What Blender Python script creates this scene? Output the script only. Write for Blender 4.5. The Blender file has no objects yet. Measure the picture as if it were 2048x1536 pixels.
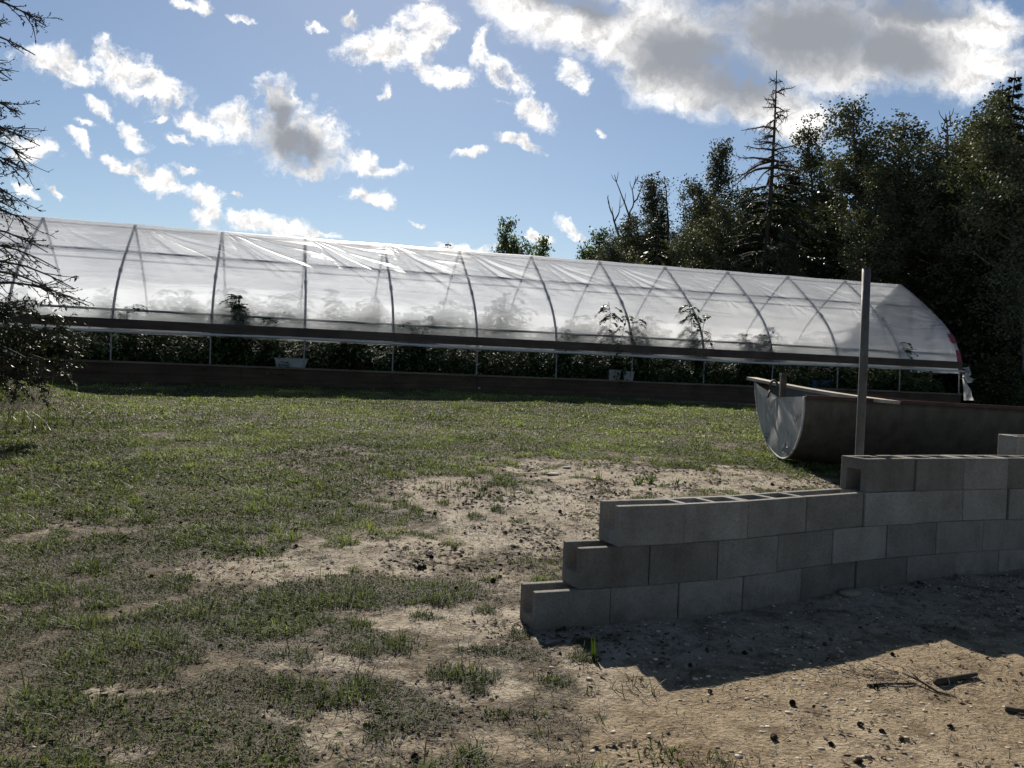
import bpy, math, random
import numpy as np
from mathutils import Vector, Matrix
from math import radians as R, sin, cos, pi, atan, atan2, sqrt, tan

rng = np.random.default_rng(11)
random.seed(11)
scene = bpy.context.scene
COL = scene.collection

# ------------------------------------------------------------------ camera
FPX = 1690.0                                   # focal length for a 2048 px wide frame
CAM_H, PITCH, ROLL = 1.25, atan(35 / 1690), R(2.4)
_F = np.array([0, cos(PITCH), -sin(PITCH)]); _U0 = np.array([0, sin(PITCH), cos(PITCH)]); _X = np.array([1., 0, 0])
_R = cos(ROLL) * _X + sin(ROLL) * _U0; _U = -sin(ROLL) * _X + cos(ROLL) * _U0
_O = np.array([0, 0, CAM_H])
cam = bpy.data.objects.new('camera', bpy.data.cameras.new('camera'))
COL.objects.link(cam)
cam.data.sensor_width = 36; cam.data.lens = FPX / 2048 * 36
cam.data.clip_start = 0.05; cam.data.clip_end = 4000
M = Matrix.Identity(4)
for i in range(3):
    M[i][0], M[i][1], M[i][2], M[i][3] = _R[i], _U[i], -_F[i], _O[i]
cam.matrix_world = M
scene.camera = cam

def sight(px, py):
    return _F + _R * (px - 1024) / FPX - _U * (py - 768) / FPX
def at(px, py, Y):
    d = sight(px, py); return _O + d * (Y / d[1])
def atz(px, py, z):
    d = sight(px, py); return _O + d * ((z - CAM_H) / d[2])

# ------------------------------------------------------------------ noise / ground height
_perm = rng.random((256, 256))
def vnoise(x, y):
    x = np.asarray(x, float); y = np.asarray(y, float)
    xi = np.floor(x).astype(int); yi = np.floor(y).astype(int)
    fx = x - xi; fy = y - yi
    fx = fx * fx * (3 - 2 * fx); fy = fy * fy * (3 - 2 * fy)
    a = _perm[xi % 256, yi % 256]; b = _perm[(xi + 1) % 256, yi % 256]
    c = _perm[xi % 256, (yi + 1) % 256]; d = _perm[(xi + 1) % 256, (yi + 1) % 256]
    return (a * (1 - fx) + b * fx) * (1 - fy) + (c * (1 - fx) + d * fx) * fy
def fbm(x, y, s=1.0, o=4):
    t = 0; a = .5
    for k in range(o):
        t = t + a * vnoise(x * s * 2 ** k + 17.3 * k, y * s * 2 ** k + 5.1 * k); a *= .5
    return t
MOUND = (-7.6, 12.3)
def gz(x, y, fine=True):
    x = np.asarray(x, float); y = np.asarray(y, float)
    s = np.minimum(y, 60) - 4.8
    z = .026 * (s + np.sqrt(s * s + 1))
    t = y - 19; z = z - .026 * (t + np.sqrt(t * t + 4)) * (y < 1e9) * np.where(y < 60, 1, (41.2 + 55.2 * 0 + 0) / 41.2)
    k = np.clip((y - 9) / 9, 0, 1)
    z = z - .012 * np.clip(x, -2, 9) * k
    z = z + .42 * np.exp(-(((x - MOUND[0]) / 1.0) ** 2 + ((y - MOUND[1]) / 1.0) ** 2))
    if fine:
        near = np.exp(-np.maximum(0, y - 12) / 10)
        z = z + near * (.05 * (fbm(x, y, .5, 2) - .37) + .03 * (fbm(x, y, 2.6, 3) - .43) + .018 * (fbm(x, y, 8, 4) - .46) * np.exp(-np.maximum(0, y - 6) / 5))
    return z
def ground_px(px, py):
    d = sight(px, py); t = 2.0
    for i in range(4000):
        p = _O + d * t
        if p[2] <= float(gz(p[0], p[1], False)): break
        t += .012
    return p

# ------------------------------------------------------------------ mesh helpers
def link(o, parent=None):
    COL.objects.link(o)
    if parent is not None: o.parent = parent
    return o
def mesh_np(name, verts, faces, mat, smooth=False, attrs=None):
    """faces: (N,k) array, k constant, or list of such arrays"""
    if not isinstance(faces, list): faces = [faces]
    me = bpy.data.meshes.new(name)
    verts = np.asarray(verts, np.float32)
    me.vertices.add(len(verts)); me.vertices.foreach_set('co', verts.ravel())
    nl = sum(f.size for f in faces); npoly = sum(len(f) for f in faces)
    me.loops.add(nl); me.polygons.add(npoly)
    me.loops.foreach_set('vertex_index', np.concatenate([f.ravel() for f in faces]).astype(np.int32))
    tot = np.concatenate([np.full(len(f), f.shape[1]) for f in faces])
    st = np.concatenate([[0], np.cumsum(tot)[:-1]])
    me.polygons.foreach_set('loop_start', st.astype(np.int32))
    if smooth: me.polygons.foreach_set('use_smooth', np.ones(npoly, bool))
    for an, av in (attrs or {}).items():
        a = me.attributes.new(an, 'FLOAT', 'POINT'); a.data.foreach_set('value', np.asarray(av, np.float32))
    me.update(calc_edges=True); me.validate()
    if mat: me.materials.append(mat)
    return me

class MB:
    def __init__(s): s.v = []; s.f = []
    def add(s, vs, fs):
        b = len(s.v); s.v += [tuple(map(float, v)) for v in vs]; s.f += [tuple(i + b for i in f) for f in fs]; return s
    def box(s, c, size, rot=None):
        hx, hy, hz = [d / 2 for d in size]
        vs = [Vector((x, y, z)) for x in (-hx, hx) for y in (-hy, hy) for z in (-hz, hz)]
        if rot is not None: vs = [rot @ v for v in vs]
        vs = [v + Vector(c) for v in vs]
        return s.add(vs, [(0, 1, 3, 2), (4, 6, 7, 5), (0, 4, 5, 1), (2, 3, 7, 6), (0, 2, 6, 4), (1, 5, 7, 3)])
    def beam(s, a, b, w, h, up=(0, 0, 1)):
        a = Vector(a); b = Vector(b); d = (b - a); L = d.length; d.normalize()
        side = Vector(up).cross(d).normalized(); u = d.cross(side)
        vs = []
        for p in (a, b):
            for (i, j) in ((-1, -1), (1, -1), (1, 1), (-1, 1)):
                vs.append(p + side * (w / 2 * i) + u * (h / 2 * j))
        return s.add(vs, [(3, 2, 1, 0), (4, 5, 6, 7), (0, 1, 5, 4), (1, 2, 6, 5), (2, 3, 7, 6), (3, 0, 4, 7)])
    def tube(s, path, r, n=8, cap=True):
        P = [Vector(p) for p in path]; m = len(P)
        rs = r if hasattr(r, '__len__') else [r] * m
        vs = []; fs = []
        prev = None
        for i, p in enumerate(P):
            d = (P[min(i + 1, m - 1)] - P[max(i - 1, 0)])
            if d.length < 1e-9: d = Vector((0, 0, 1))
            d.normalize()
            if prev is None:
                ref = Vector((0, 0, 1)) if abs(d.z) < .9 else Vector((1, 0, 0))
                a = d.cross(ref).normalized()
            else:
                a = (prev - d * prev.dot(d))
                a = a.normalized() if a.length > 1e-6 else d.orthogonal().normalized()
            prev = a; b = d.cross(a)
            for k in range(n):
                t = 2 * pi * k / n; vs.append(p + (a * cos(t) + b * sin(t)) * rs[i])
        for i in range(m - 1):
            for k in range(n):
                k2 = (k + 1) % n
                fs.append((i * n + k, i * n + k2, (i + 1) * n + k2, (i + 1) * n + k))
        if cap:
            fs.append(tuple(range(n - 1, -1, -1))); fs.append(tuple((m - 1) * n + k for k in range(n)))
        return s.add(vs, fs)
    def mesh(s, name, mat, smooth=False, off=(0, 0, 0)):
        me = bpy.data.meshes.new(name)
        o = Vector(off)
        me.from_pydata([tuple(Vector(v) - o) for v in s.v], [], s.f); me.update()
        if smooth: me.polygons.foreach_set('use_smooth', np.ones(len(me.polygons), bool))
        if mat: me.materials.append(mat)
        return me
    def build(s, name, mat, parent=None, smooth=False, off=(0, 0, 0)):
        return link(bpy.data.objects.new(name, s.mesh(name, mat, smooth, off)), parent)

def tag(o, label=None, cat=None, group=None, kind=None):
    if label: o['label'] = label
    if cat: o['category'] = cat
    if group: o['group'] = group
    if kind: o['kind'] = kind
    return o
def empty(name, loc=(0, 0, 0), rz=0):
    e = bpy.data.objects.new(name, None); e.empty_display_size = .2
    e.location = loc; e.rotation_euler = (0, 0, rz); return link(e)
def copy_tree(o, parent=None):
    c = o.copy(); link(c)
    c.parent = parent
    for ch in list(o.children): copy_tree(ch, c)
    return c

# ------------------------------------------------------------------ materials
class NT:
    def __init__(s, name):
        s.m = bpy.data.materials.new(name); s.m.use_nodes = True; s.t = s.m.node_tree
        s.t.nodes.clear(); s.out = s.t.nodes.new('ShaderNodeOutputMaterial')
    def n(s, typ, **kw):
        nd = s.t.nodes.new('ShaderNode' + typ)
        for k, v in kw.items():
            if k.startswith('i_'):
                nd.inputs[k[2:].replace('_', ' ')].default_value = v
            else: setattr(nd, k, v)
        return nd
    def l(s, a, b): s.t.links.new(a, b)
    def noise(s, scale, detail=4, vec=None, rough=.55, dist=0):
        nd = s.n('TexNoise'); nd.inputs['Scale'].default_value = scale; nd.inputs['Detail'].default_value = detail
        nd.inputs['Roughness'].default_value = rough; nd.inputs['Distortion'].default_value = dist
        if vec is not None: s.l(vec, nd.inputs['Vector'])
        return nd.outputs['Fac']
    def ramp(s, fac, stops):
        nd = s.n('ValToRGB'); s.l(fac, nd.inputs['Fac']); e = nd.color_ramp.elements
        while len(e) < len(stops): e.new(.5)
        for el, (p, c) in zip(e, stops):
            el.position = p; el.color = (*c, 1) if len(c) == 3 else c
        return nd.outputs['Color']
    def mix(s, a, b, fac, mode='MIX'):
        nd = s.n('MixRGB', blend_type=mode)
        for sock, v in ((nd.inputs['Fac'], fac), (nd.inputs['Color1'], a), (nd.inputs['Color2'], b)):
            if hasattr(v, 'is_linked'): s.l(v, sock)
            else: sock.default_value = v if not hasattr(v, '__len__') else ((*v, 1) if len(v) == 3 else v)
        return nd.outputs['Color']
    def math(s, op, a, b=0.0, clamp=False):
        nd = s.n('Math', operation=op); nd.use_clamp = clamp
        for sock, v in ((nd.inputs[0], a), (nd.inputs[1], b)):
            if hasattr(v, 'is_linked'): s.l(v, sock)
            else: sock.default_value = v
        return nd.outputs[0]
    def attr(s, name):
        nd = s.n('Attribute', attribute_name=name); return nd.outputs['Fac']
    def bump(s, h, strength=.5, dist=.01):
        nd = s.n('Bump'); nd.inputs['Strength'].default_value = strength; nd.inputs['Distance'].default_value = dist
        s.l(h, nd.inputs['Height']); return nd.outputs['Normal']
    def principled(s, color, rough=.8, spec=.3, metal=0, normal=None):
        p = s.n('BsdfPrincipled')
        for sock, v in ((p.inputs['Base Color'], color), (p.inputs['Roughness'], rough), (p.inputs['Metallic'], metal), (p.inputs['Specular IOR Level'], spec)):
            if hasattr(v, 'is_linked'): s.l(v, sock)
            else: sock.default_value = v if not hasattr(v, '__len__') else ((*v, 1) if len(v) == 3 else v)
        if normal is not None: s.l(normal, p.inputs['Normal'])
        return p.outputs[0]
    def done(s, sh): s.l(sh, s.out.inputs['Surface']); return s.m
    def objvec(s): return s.n('TexCoord').outputs['Object']
    def pos(s): return s.n('NewGeometry').outputs['Position']
    def rand(s): return s.n('ObjectInfo').outputs['Random']

def m_leaf(name, c1, c2, c3, trans=.3, rough=.38, spec=.5):
    t = NT(name)
    col = t.ramp(t.attr('tint'), [(0, c1), (.55, c2), (1, c3)])
    col = t.mix(col, t.ramp(t.rand(), [(0, (.8, .8, .8)), (1, (1.15, 1.15, 1.15))]), 1, 'MULTIPLY')
    p = t.principled(col, rough, spec)
    tr = t.n('BsdfTranslucent'); t.l(t.mix(col, (1.5, 1.6, .7), 1, 'MULTIPLY'), tr.inputs['Color'])
    mx = t.n('MixShader'); mx.inputs[0].default_value = trans
    t.l(p, mx.inputs[1]); t.l(tr.outputs[0], mx.inputs[2])
    return t.done(mx.outputs[0])

def m_ground():
    t = NT('ground_soil'); v = t.pos()
    cov = t.attr('cover')
    n1 = t.noise(1.1, 6, v); n2 = t.noise(14, 8, v, .65); n3 = t.noise(90, 6, v, .7)
    sand = t.ramp(n1, [(.3, (.27, .222, .160)), (.55, (.345, .298, .228)), (.75, (.41, .365, .295))])
    sand = t.mix(sand, t.ramp(n2, [(.3, (.55, .52, .5)), (.5, (1, 1, 1)), (.75, (1.12, 1.12, 1.1))]), .8, 'MULTIPLY')
    sand = t.mix(sand, t.ramp(n3, [(.32, (.45, .42, .38)), (.46, (1, 1, 1)), (.68, (1.25, 1.25, 1.22))]), .8, 'MULTIPLY')
    vo = t.n('TexVoronoi'); vo.inputs['Scale'].default_value = 55; t.l(v, vo.inputs['Vector'])
    crumbs = t.ramp(vo.outputs['Distance'], [(.08, (.66, .6, .54)), (.26, (1, 1, 1))])
    sand = t.mix(sand, crumbs, .7, 'MULTIPLY')
    soil = t.ramp(n2, [(.3, (.045, .037, .024)), (.5, (.085, .072, .045)), (.72, (.135, .118, .075))])
    thatch = t.ramp(n2, [(.3, (.05, .039, .026)), (.5, (.115, .092, .06)), (.68, (.20, .168, .118))])
    thatch = t.mix(thatch, t.ramp(n3, [(.34, (.4, .37, .34)), (.5, (1, 1, 1)), (.66, (1.35, 1.32, 1.28))]), .8, 'MULTIPLY')
    be = t.math('ADD', t.attr('bare'), t.math('ADD', t.math('MULTIPLY', t.math('SUBTRACT', n2, .5), 1.3), t.math('MULTIPLY', t.math('SUBTRACT', n3, .5), .8)))
    sand = t.mix(sand, t.ramp(t.noise(5.5, 6, v, .7), [(.38, (.42, .37, .31)), (.52, (1, 1, 1))]), .75, 'MULTIPLY')
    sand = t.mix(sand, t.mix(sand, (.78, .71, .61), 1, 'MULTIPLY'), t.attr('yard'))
    sand = t.mix(thatch, sand, t.ramp(be, [(.25, (0, 0, 0)), (.75, (1, 1, 1))]))
    edge = t.math('ADD', cov, t.math('MULTIPLY', t.math('SUBTRACT', n2, .5), .9))
    fac = t.ramp(edge, [(.25, (0, 0, 0)), (.85, (1, 1, 1))])
    col = t.mix(sand, soil, fac)
    h = t.math('ADD', t.math('MULTIPLY', n2, .6), t.math('MULTIPLY', n3, .35))
    h = t.math('ADD', h, t.math('MULTIPLY', vo.outputs['Distance'], .25))
    return t.done(t.principled(col, .95, .15, normal=t.bump(h, 1.0, .028)))

def m_concrete():
    t = NT('concrete_block'); v = t.objvec(); r = t.rand()
    off = t.n('Vector' + 'Math', operation='ADD'); t.l(v, off.inputs[0])
    cb = t.n('CombineXYZ'); 
    for i in range(3): t.l(t.math('MULTIPLY', r, 37 + 11 * i), cb.inputs[i])
    t.l(cb.outputs[0], off.inputs[1]); vv = off.outputs[0]
    n1 = t.noise(5, 5, vv); n2 = t.noise(60, 5, vv, .7); n3 = t.noise(220, 3, vv, .7)
    col = t.ramp(n1, [(.28, (.185, .171, .15)), (.5, (.24, .226, .202)), (.72, (.285, .271, .245))])
    col = t.mix(col, t.ramp(n2, [(.3, (.74, .73, .72)), (.5, (1, 1, 1)), (.7, (1.13, 1.13, 1.12))]), .8, 'MULTIPLY')
    col = t.mix(col, t.ramp(n3, [(.33, (.4, .39, .37)), (.44, (1, 1, 1)), (.66, (1.18, 1.18, 1.18))]), .75, 'MULTIPLY')
    col = t.mix(col, t.ramp(r, [(0, (.70, .68, .65)), (.5, (1, .99, .97)), (1, (1.3, 1.3, 1.29))]), 1, 'MULTIPLY')
    st = t.n('Mapping'); st.inputs['Scale'].default_value = (9, 9, 1.2); t.l(vv, st.inputs['Vector'])
    col = t.mix(col, t.ramp(t.noise(1, 4, st.outputs[0]), [(.3, (.72, .68, .62)), (.5, (1, 1, 1))]), .5, 'MULTIPLY')
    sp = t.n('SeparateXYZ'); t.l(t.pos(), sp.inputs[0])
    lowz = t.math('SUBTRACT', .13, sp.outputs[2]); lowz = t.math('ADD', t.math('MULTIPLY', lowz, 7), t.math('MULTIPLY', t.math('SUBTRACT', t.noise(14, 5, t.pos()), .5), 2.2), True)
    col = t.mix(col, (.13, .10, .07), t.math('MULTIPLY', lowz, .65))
    h = t.math('ADD', n2, t.math('MULTIPLY', n3, .8))
    return t.done(t.principled(col, .92, .2, normal=t.bump(h, 1.0, .007)))

def m_wood(name, c1, c2, axis=(1.2, 30, 30), rough=.85):
    t = NT(name); mp = t.n('Mapping'); mp.inputs['Scale'].default_value = axis; t.l(t.objvec(), mp.inputs['Vector'])
    n = t.noise(1, 6, mp.outputs[0], .6, .4); b = t.noise(2.2, 4, t.objvec())
    col = t.ramp(n, [(.25, c1), (.75, c2)])
    col = t.mix(col, t.ramp(b, [(.3, (.65, .63, .6)), (.65, (1.15, 1.12, 1.1))]), .8, 'MULTIPLY')
    return t.done(t.principled(col, rough, .2, normal=t.bump(n, .5, .006)))

def m_metal(name, c1, c2, metal=.3, rough=.55, sc=6, rust=None):
    t = NT(name); v = t.objvec()
    n1 = t.noise(sc, 6, v, .62); n2 = t.noise(sc * 14, 4, v, .7)
    st = t.n('Mapping'); st.inputs['Scale'].default_value = (7, 7, .7); t.l(v, st.inputs['Vector'])
    n3 = t.noise(1.3, 5, st.outputs[0], .6)
    col = t.ramp(n1, [(.3, c1), (.7, c2)])
    col = t.mix(col, t.ramp(n3, [(.3, (.55, .5, .45)), (.55, (1, 1, 1)), (.8, (1.1, 1.1, 1.08))]), .7, 'MULTIPLY')
    col = t.mix(col, t.ramp(n2, [(.3, (.75, .74, .72)), (.5, (1, 1, 1))]), .6, 'MULTIPLY')
    if rust:
        rf = t.ramp(t.noise(sc * .8, 8, v, .7), [(.60, (0, 0, 0)), (.68, (1, 1, 1))])
        col = t.mix(col, rust, rf)
    rr = t.ramp(n1, [(.3, (rough + .15,) * 3), (.7, (rough - .1,) * 3)])
    return t.done(t.principled(col, rr, .4, metal, t.bump(n2, .25, .003)))

def m_plain(name, c, rough=.7, spec=.3, var=.25, sc=20):
    t = NT(name); n = t.noise(sc, 5, t.objvec(), .6)
    col = t.mix(c, t.ramp(n, [(.3, (1 - var,) * 3), (.7, (1 + var * .6,) * 3)]), 1, 'MULTIPLY')
    return t.done(t.principled(col, rough, spec, normal=t.bump(n, .2, .004)))

def m_film(name, w_tr=.58, w_rf=.86, dirt=True):
    t = NT(name); v = t.objvec()
    mp = t.n('Mapping'); mp.inputs['Scale'].default_value = (.5, 2.4, 2.4); t.l(v, mp.inputs['Vector'])
    crease = t.noise(2.2, 5, mp.outputs[0], .5, .6)
    nrm = t.bump(crease, .3, .04)
    tl = t.n('BsdfTranslucent'); tl.inputs['Color'].default_value = (.925, .94, .96, 1); t.l(nrm, tl.inputs['Normal'])
    df = t.n('BsdfDiffuse'); df.inputs['Color'].default_value = (.8, .8, .81, 1); t.l(nrm, df.inputs['Normal'])
    rf = t.n('BsdfRefraction'); rf.inputs['Color'].default_value = (.96, .965, .97, 1); rf.inputs['Roughness'].default_value = .55; rf.inputs['IOR'].default_value = 1.14
    t.l(nrm, rf.inputs['Normal'])
    tp = t.n('BsdfTransparent'); tp.inputs['Color'].default_value = (.95, .955, .96, 1)
    gl = t.n('BsdfGlossy'); gl.inputs['Roughness'].default_value = .40; t.l(nrm, gl.inputs['Normal'])
    def mx(a, b, f):
        m = t.n('MixShader'); 
        if hasattr(f, 'is_linked'): t.l(f, m.inputs[0])
        else: m.inputs[0].default_value = f
        t.l(a, m.inputs[1]); t.l(b, m.inputs[2]); return m.outputs[0]
    scat = mx(tl.outputs[0], df.outputs[0], .15)
    clear = mx(tp.outputs[0], rf.outputs[0], w_rf)
    milky = t.ramp(t.noise(.9, 4, v), [(.3, (w_tr - .06,) * 3), (.7, (w_tr + .1,) * 3)])
    body = mx(clear, scat, milky)
    fr = t.n('Fresnel'); fr.inputs['IOR'].default_value = 1.42; t.l(nrm, fr.inputs['Normal'])
    return t.done(mx(body, gl.outputs[0], t.math('MULTIPLY', fr.outputs[0], .2)))

MAT = {}
MAT['ground'] = m_ground()
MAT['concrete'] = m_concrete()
MAT['film'] = m_film('greenhouse_film', .42, .66)
MAT['film_back'] = m_film('greenhouse_film_back', .64, .75)
MAT['film_end'] = m_film('end_wall_film', .6, .5)
MAT['timber'] = m_wood('weathered_timber', (.048, .032, .023), (.10, .068, .048))
MAT['cap'] = m_wood('grey_timber', (.10, .08, .062), (.18, .15, .12))
MAT['hip'] = m_wood('hip_board_wood', (.055, .042, .036), (.11, .085, .072))
MAT['plank'] = m_wood('pale_plank', (.30, .255, .195), (.52, .45, .36), (25, 1.5, 25))
MAT['steel'] = m_metal('galvanised_tube', (.10, .105, .11), (.19, .195, .2), .3, .5, 10)
MAT['post'] = m_plain('white_post', (.26, .26, .25), .6)
MAT['roll'] = m_plain('rolled_film_white', (.5, .505, .51), .35, .5, .15, 8)
MAT['tank'] = m_metal('tank_metal', (.075, .068, .06), (.135, .125, .11), .25, .6, 3.0, (.10, .06, .035))
MAT['tank_end'] = m_metal('tank_end_metal', (.40, .39, .37), (.54, .525, .50), 0, .8, 4.0, (.07, .05, .035))
MAT['red'] = m_metal('red_paint_worn', (.055, .02, .018), (.09, .032, .027), 0, .55, 7, (.09, .055, .04))
MAT['dark_iron'] = m_metal('dark_iron', (.05, .04, .035), (.12, .10, .085), .5, .6, 12)
MAT['pipe'] = m_metal('grey_pipe', (.085, .078, .071), (.15, .138, .127), .1, .62, 9, (.07, .045, .03))
MAT['bark'] = m_wood('bark_dark', (.045, .036, .028), (.11, .09, .07), (14, 14, 2.5))
MAT['bark_pale'] = m_wood('aspen_bark', (.12, .115, .095), (.33, .32, .27), (6, 6, 2.0))
MAT['deadwood'] = m_wood('dead_wood', (.07, .058, .048), (.16, .14, .12), (14, 14, 2))
MAT['aspen'] = m_leaf('aspen_leaf', (.074, .079, .050), (.102, .109, .067), (.15, .158, .095), .10, .6, .08)
MAT['aspen_l'] = m_leaf('birch_leaf', (.05, .075, .025), (.075, .105, .035), (.11, .14, .05), .35, .5, .25)
MAT['shrub'] = m_leaf('shrub_leaf', (.04, .048, .022), (.06, .07, .03), (.095, .10, .042), .3, .42, .4)
MAT['needle'] = m_leaf('spruce_needle', (.024, .034, .02), (.038, .052, .028), (.056, .07, .038), .08, .5, .3)
MAT['dark_needle'] = m_leaf('old_spruce_needle', (.018, .022, .011), (.032, .036, .018), (.06, .06, .03), .12, .5, .3)
MAT['tomato'] = m_leaf('tomato_leaf', (.03, .055, .018), (.05, .085, .026), (.085, .12, .035), .25, .42, .4)
MAT['grass'] = m_leaf('grass_blade', (.042, .053, .023), (.092, .112, .045), (.17, .198, .076), .36, .55, .16)
MAT['straw'] = m_leaf('dry_grass', (.04, .033, .022), (.125, .105, .068), (.29, .25, .17), .2, .65, .12)
MAT['weed'] = m_leaf('weed_leaf', (.035, .055, .018), (.06, .09, .026), (.10, .125, .04), .3, .7, .04)
MAT['cone'] = m_plain('pine_cone_scale', (.075, .052, .036), .85, .2, .4, 60)
MAT['pebble'] = m_plain('pebble_stone', (.25, .21, .16), .85, .25, .4, 9)
MAT['stone'] = m_plain('pale_stone', (.52, .47, .40), .85, .25, .3, 12)
MAT['whiteplastic'] = m_plain('white_plastic', (.27, .275, .28), .5, .4, .15, 8)
MAT['blueplastic'] = m_plain('blue_plastic', (.03, .08, .2), .45, .4, .15, 8)
MAT['soil'] = m_plain('bed_soil', (.06, .045, .032), .95, .1, .4, 14)
MAT['redtape'] = m_plain('red_tape', (.24, .03, .045), .45, .4, .2, 10)

# ------------------------------------------------------------------ world: sky and clouds
def build_world():
    w = bpy.data.worlds.new('World'); scene.world = w; w.use_nodes = True
    t = w.node_tree; t.nodes.clear()
    N = lambda typ: t.nodes.new('ShaderNode' + typ)
    L = t.links.new
    def val(sock, v):
        if hasattr(v, 'is_linked'): L(v, sock)
        else: sock.default_value = v
    def math_(op, a, b=0., c=None, clamp=False):
        n = N('Math'); n.operation = op; n.use_clamp = clamp
        val(n.inputs[0], a); val(n.inputs[1], b)
        if c is not None: val(n.inputs[2], c)
        return n.outputs[0]
    def sstep(x, a, b):
        n = N('MapRange'); n.interpolation_type = 'SMOOTHSTEP'
        val(n.inputs['Value'], x); n.inputs['From Min'].default_value = a; n.inputs['From Max'].default_value = b
        return n.outputs['Result']
    def vmath(op, a, b=None):
        n = N('VectorMath'); n.operation = op; val(n.inputs[0], a)
        if b is not None: val(n.inputs[1], b)
        return n
    def noise(vec, scale, detail, rough=.55):
        n = N('TexNoise'); n.inputs['Scale'].default_value = scale; n.inputs['Detail'].default_value = detail
        n.inputs['Roughness'].default_value = rough; L(vec, n.inputs['Vector']); return n
    sky = N('TexSky'); sky.sky_type = 'NISHITA'; sky.sun_disc = False
    sky.sun_elevation = R(SUN_EL); sky.sun_rotation = R(SUN_AZ); sky.altitude = 600
    sky.air_density = SKY_AIR; sky.dust_density = SKY_DUST; sky.ozone_density = SKY_OZONE
    bg = N('Background'); bg.inputs['Strength'].default_value = SKY_STR; L(sky.outputs[0], bg.inputs['Color'])
    tc = N('TexCoord').outputs['Generated']
    sep = N('SeparateXYZ'); L(tc, sep.inputs[0])
    x, y, z = sep.outputs
    yy = math_('MAXIMUM', y, .08)
    cb = N('CombineXYZ'); L(math_('DIVIDE', x, yy), cb.inputs[0]); L(math_('DIVIDE', z, yy), cb.inputs[1])
    uv = cb.outputs[0]
    wa = noise(uv, 18, 7, .62).outputs['Color']
    wv = vmath('SCALE', vmath('SUBTRACT', wa, (.5, .5, .5)).outputs[0]); wv.inputs['Scale'].default_value = .06
    p = vmath('ADD', uv, wv.outputs[0]).outputs[0]
    def blobs(lst):
        cur = None
        for (cx, cy, rx, ry, rot) in lst:
            d = sight(cx, cy)
            mp = N('Mapping'); mp.vector_type = 'TEXTURE'
            mp.inputs['Location'].default_value = (d[0] / d[1], d[2] / d[1], 0)
            mp.inputs['Rotation'].default_value = (0, 0, R(-rot))
            mp.inputs['Scale'].default_value = (rx / FPX, ry / FPX, 1)
            L(p, mp.inputs['Vector'])
            ln = vmath('LENGTH', mp.outputs[0]).outputs['Value']
            cur = ln if cur is None else math_('MINIMUM', cur, ln)
        return math_('SUBTRACT', 1., cur)
    small = [(120, 132, 90, 34, 8), (290, 165, 110, 44, 33), (195, 205, 50, 18, 32), (275, 265, 42, 17, 45), (165, 246, 26, 14, 15),
             (150, 282, 40, 20, 35), (65, 290, 62, 26, 10), (350, 280, 34, 13, 15), (312, 233, 22, 9, 0), (400, 250, 66, 26, 15), (465, 250, 70, 36, 20),
             (575, 262, 84, 72, 0), (560, 200, 52, 46, 0), (640, 280, 66, 60, 25), (725, 325, 92, 24, 12), (620, 333, 48, 14, 0),
             (255, 338, 56, 15, 14), (315, 358, 66, 26, 25), (375, 334, 38, 13, 5), (410, 388, 30, 28, 30), (412, 432, 30, 30, 0),
             (500, 435, 50, 22, -10), (570, 450, 80, 22, 12), (640, 465, 52, 9, 8), (750, 400, 54, 20, 14), (835, 437, 27, 8, 10),
             (358, 10, 26, 14, 0), (415, 16, 32, 18, 10), (484, 42, 28, 11, 22), (780, 100, 96, 44, -8), (850, 60, 52, 80, 0), (880, 148, 70, 26, 15),
             (700, 45, 22, 14, 30), (768, 186, 13, 14, 30), (632, 50, 26, 9, 10), (955, 110, 26, 46, 10), (1015, 150, 62, 34, 35), (1147, 155, 42, 24, 50),
             (1058, 225, 68, 24, 22), (1042, 287, 52, 14, 12), (935, 300, 40, 13, -12), (1195, 262, 11, 10, 0), (950, 497, 100, 11, 3),
             (1075, 470, 36, 12, 10), (1140, 450, 50, 15, 22), (115, 382, 18, 12, 40), (60, 380, 22, 9, 20), (465, 385, 16, 9, 0)]
    big = [(1190, 60, 130, 66, 15), (1010, 10, 70, 40, 20), (1290, 90, 120, 70, 20), (1660, 120, 170, 80, 0), (1960, 60, 110, 60, 0), (1075, 30, 130, 62, 28), (1330, 70, 170, 85, 10), (1370, 170, 150, 62, 12), (1590, 70, 220, 110, 0), (1540, 215, 130, 60, 12),
           (1840, 80, 190, 100, 5), (1950, 140, 130, 48, -10), (1230, -60, 240, 80, 0), (1600, -90, 400, 90, 0), (1600, 245, 66, 40, 30)]
    grey = [(1380, 110, 140, 74, 8), (1480, 165, 125, 66, 5), (1600, 70, 230, 95, 0), (1790, 95, 130, 70, 10), (1160, 8, 110, 36, 15), (1830, 20, 120, 50, 0),
            (1540, -50, 300, 90, 0), (592, 288, 86, 44, 16), (560, 230, 40, 50, 0)]
    nf = noise(p, 34, 9, .62)
    f1 = math_('SUBTRACT', nf.outputs['Fac'], .5)
    up = vmath('ADD', p, (-.004, .013, 0)).outputs[0]
    f2 = math_('SUBTRACT', noise(up, 34, 4, .62).outputs['Fac'], .5)
    nb = noise(p, 9, 6, .6)
    fb = math_('SUBTRACT', nb.outputs['Fac'], .5)
    ds = math_('ADD', math_('MINIMUM', blobs(small), .55), math_('ADD', math_('MULTIPLY', f1, 2.3), math_('SUBTRACT', math_('MULTIPLY', fb, 1.2), .06)))
    db = math_('ADD', blobs(big), math_('ADD', math_('MULTIPLY', fb, 1.1), math_('MULTIPLY', f1, .7)))
    dens = math_('MAXIMUM', ds, db)
    alpha_f = sstep(dens, -.2, .58)
    gr = math_('ADD', blobs(grey), math_('ADD', math_('MULTIPLY', fb, .75), math_('MULTIPLY', f1, .3)))
    grey_f = sstep(gr, -.42, .65)
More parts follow.
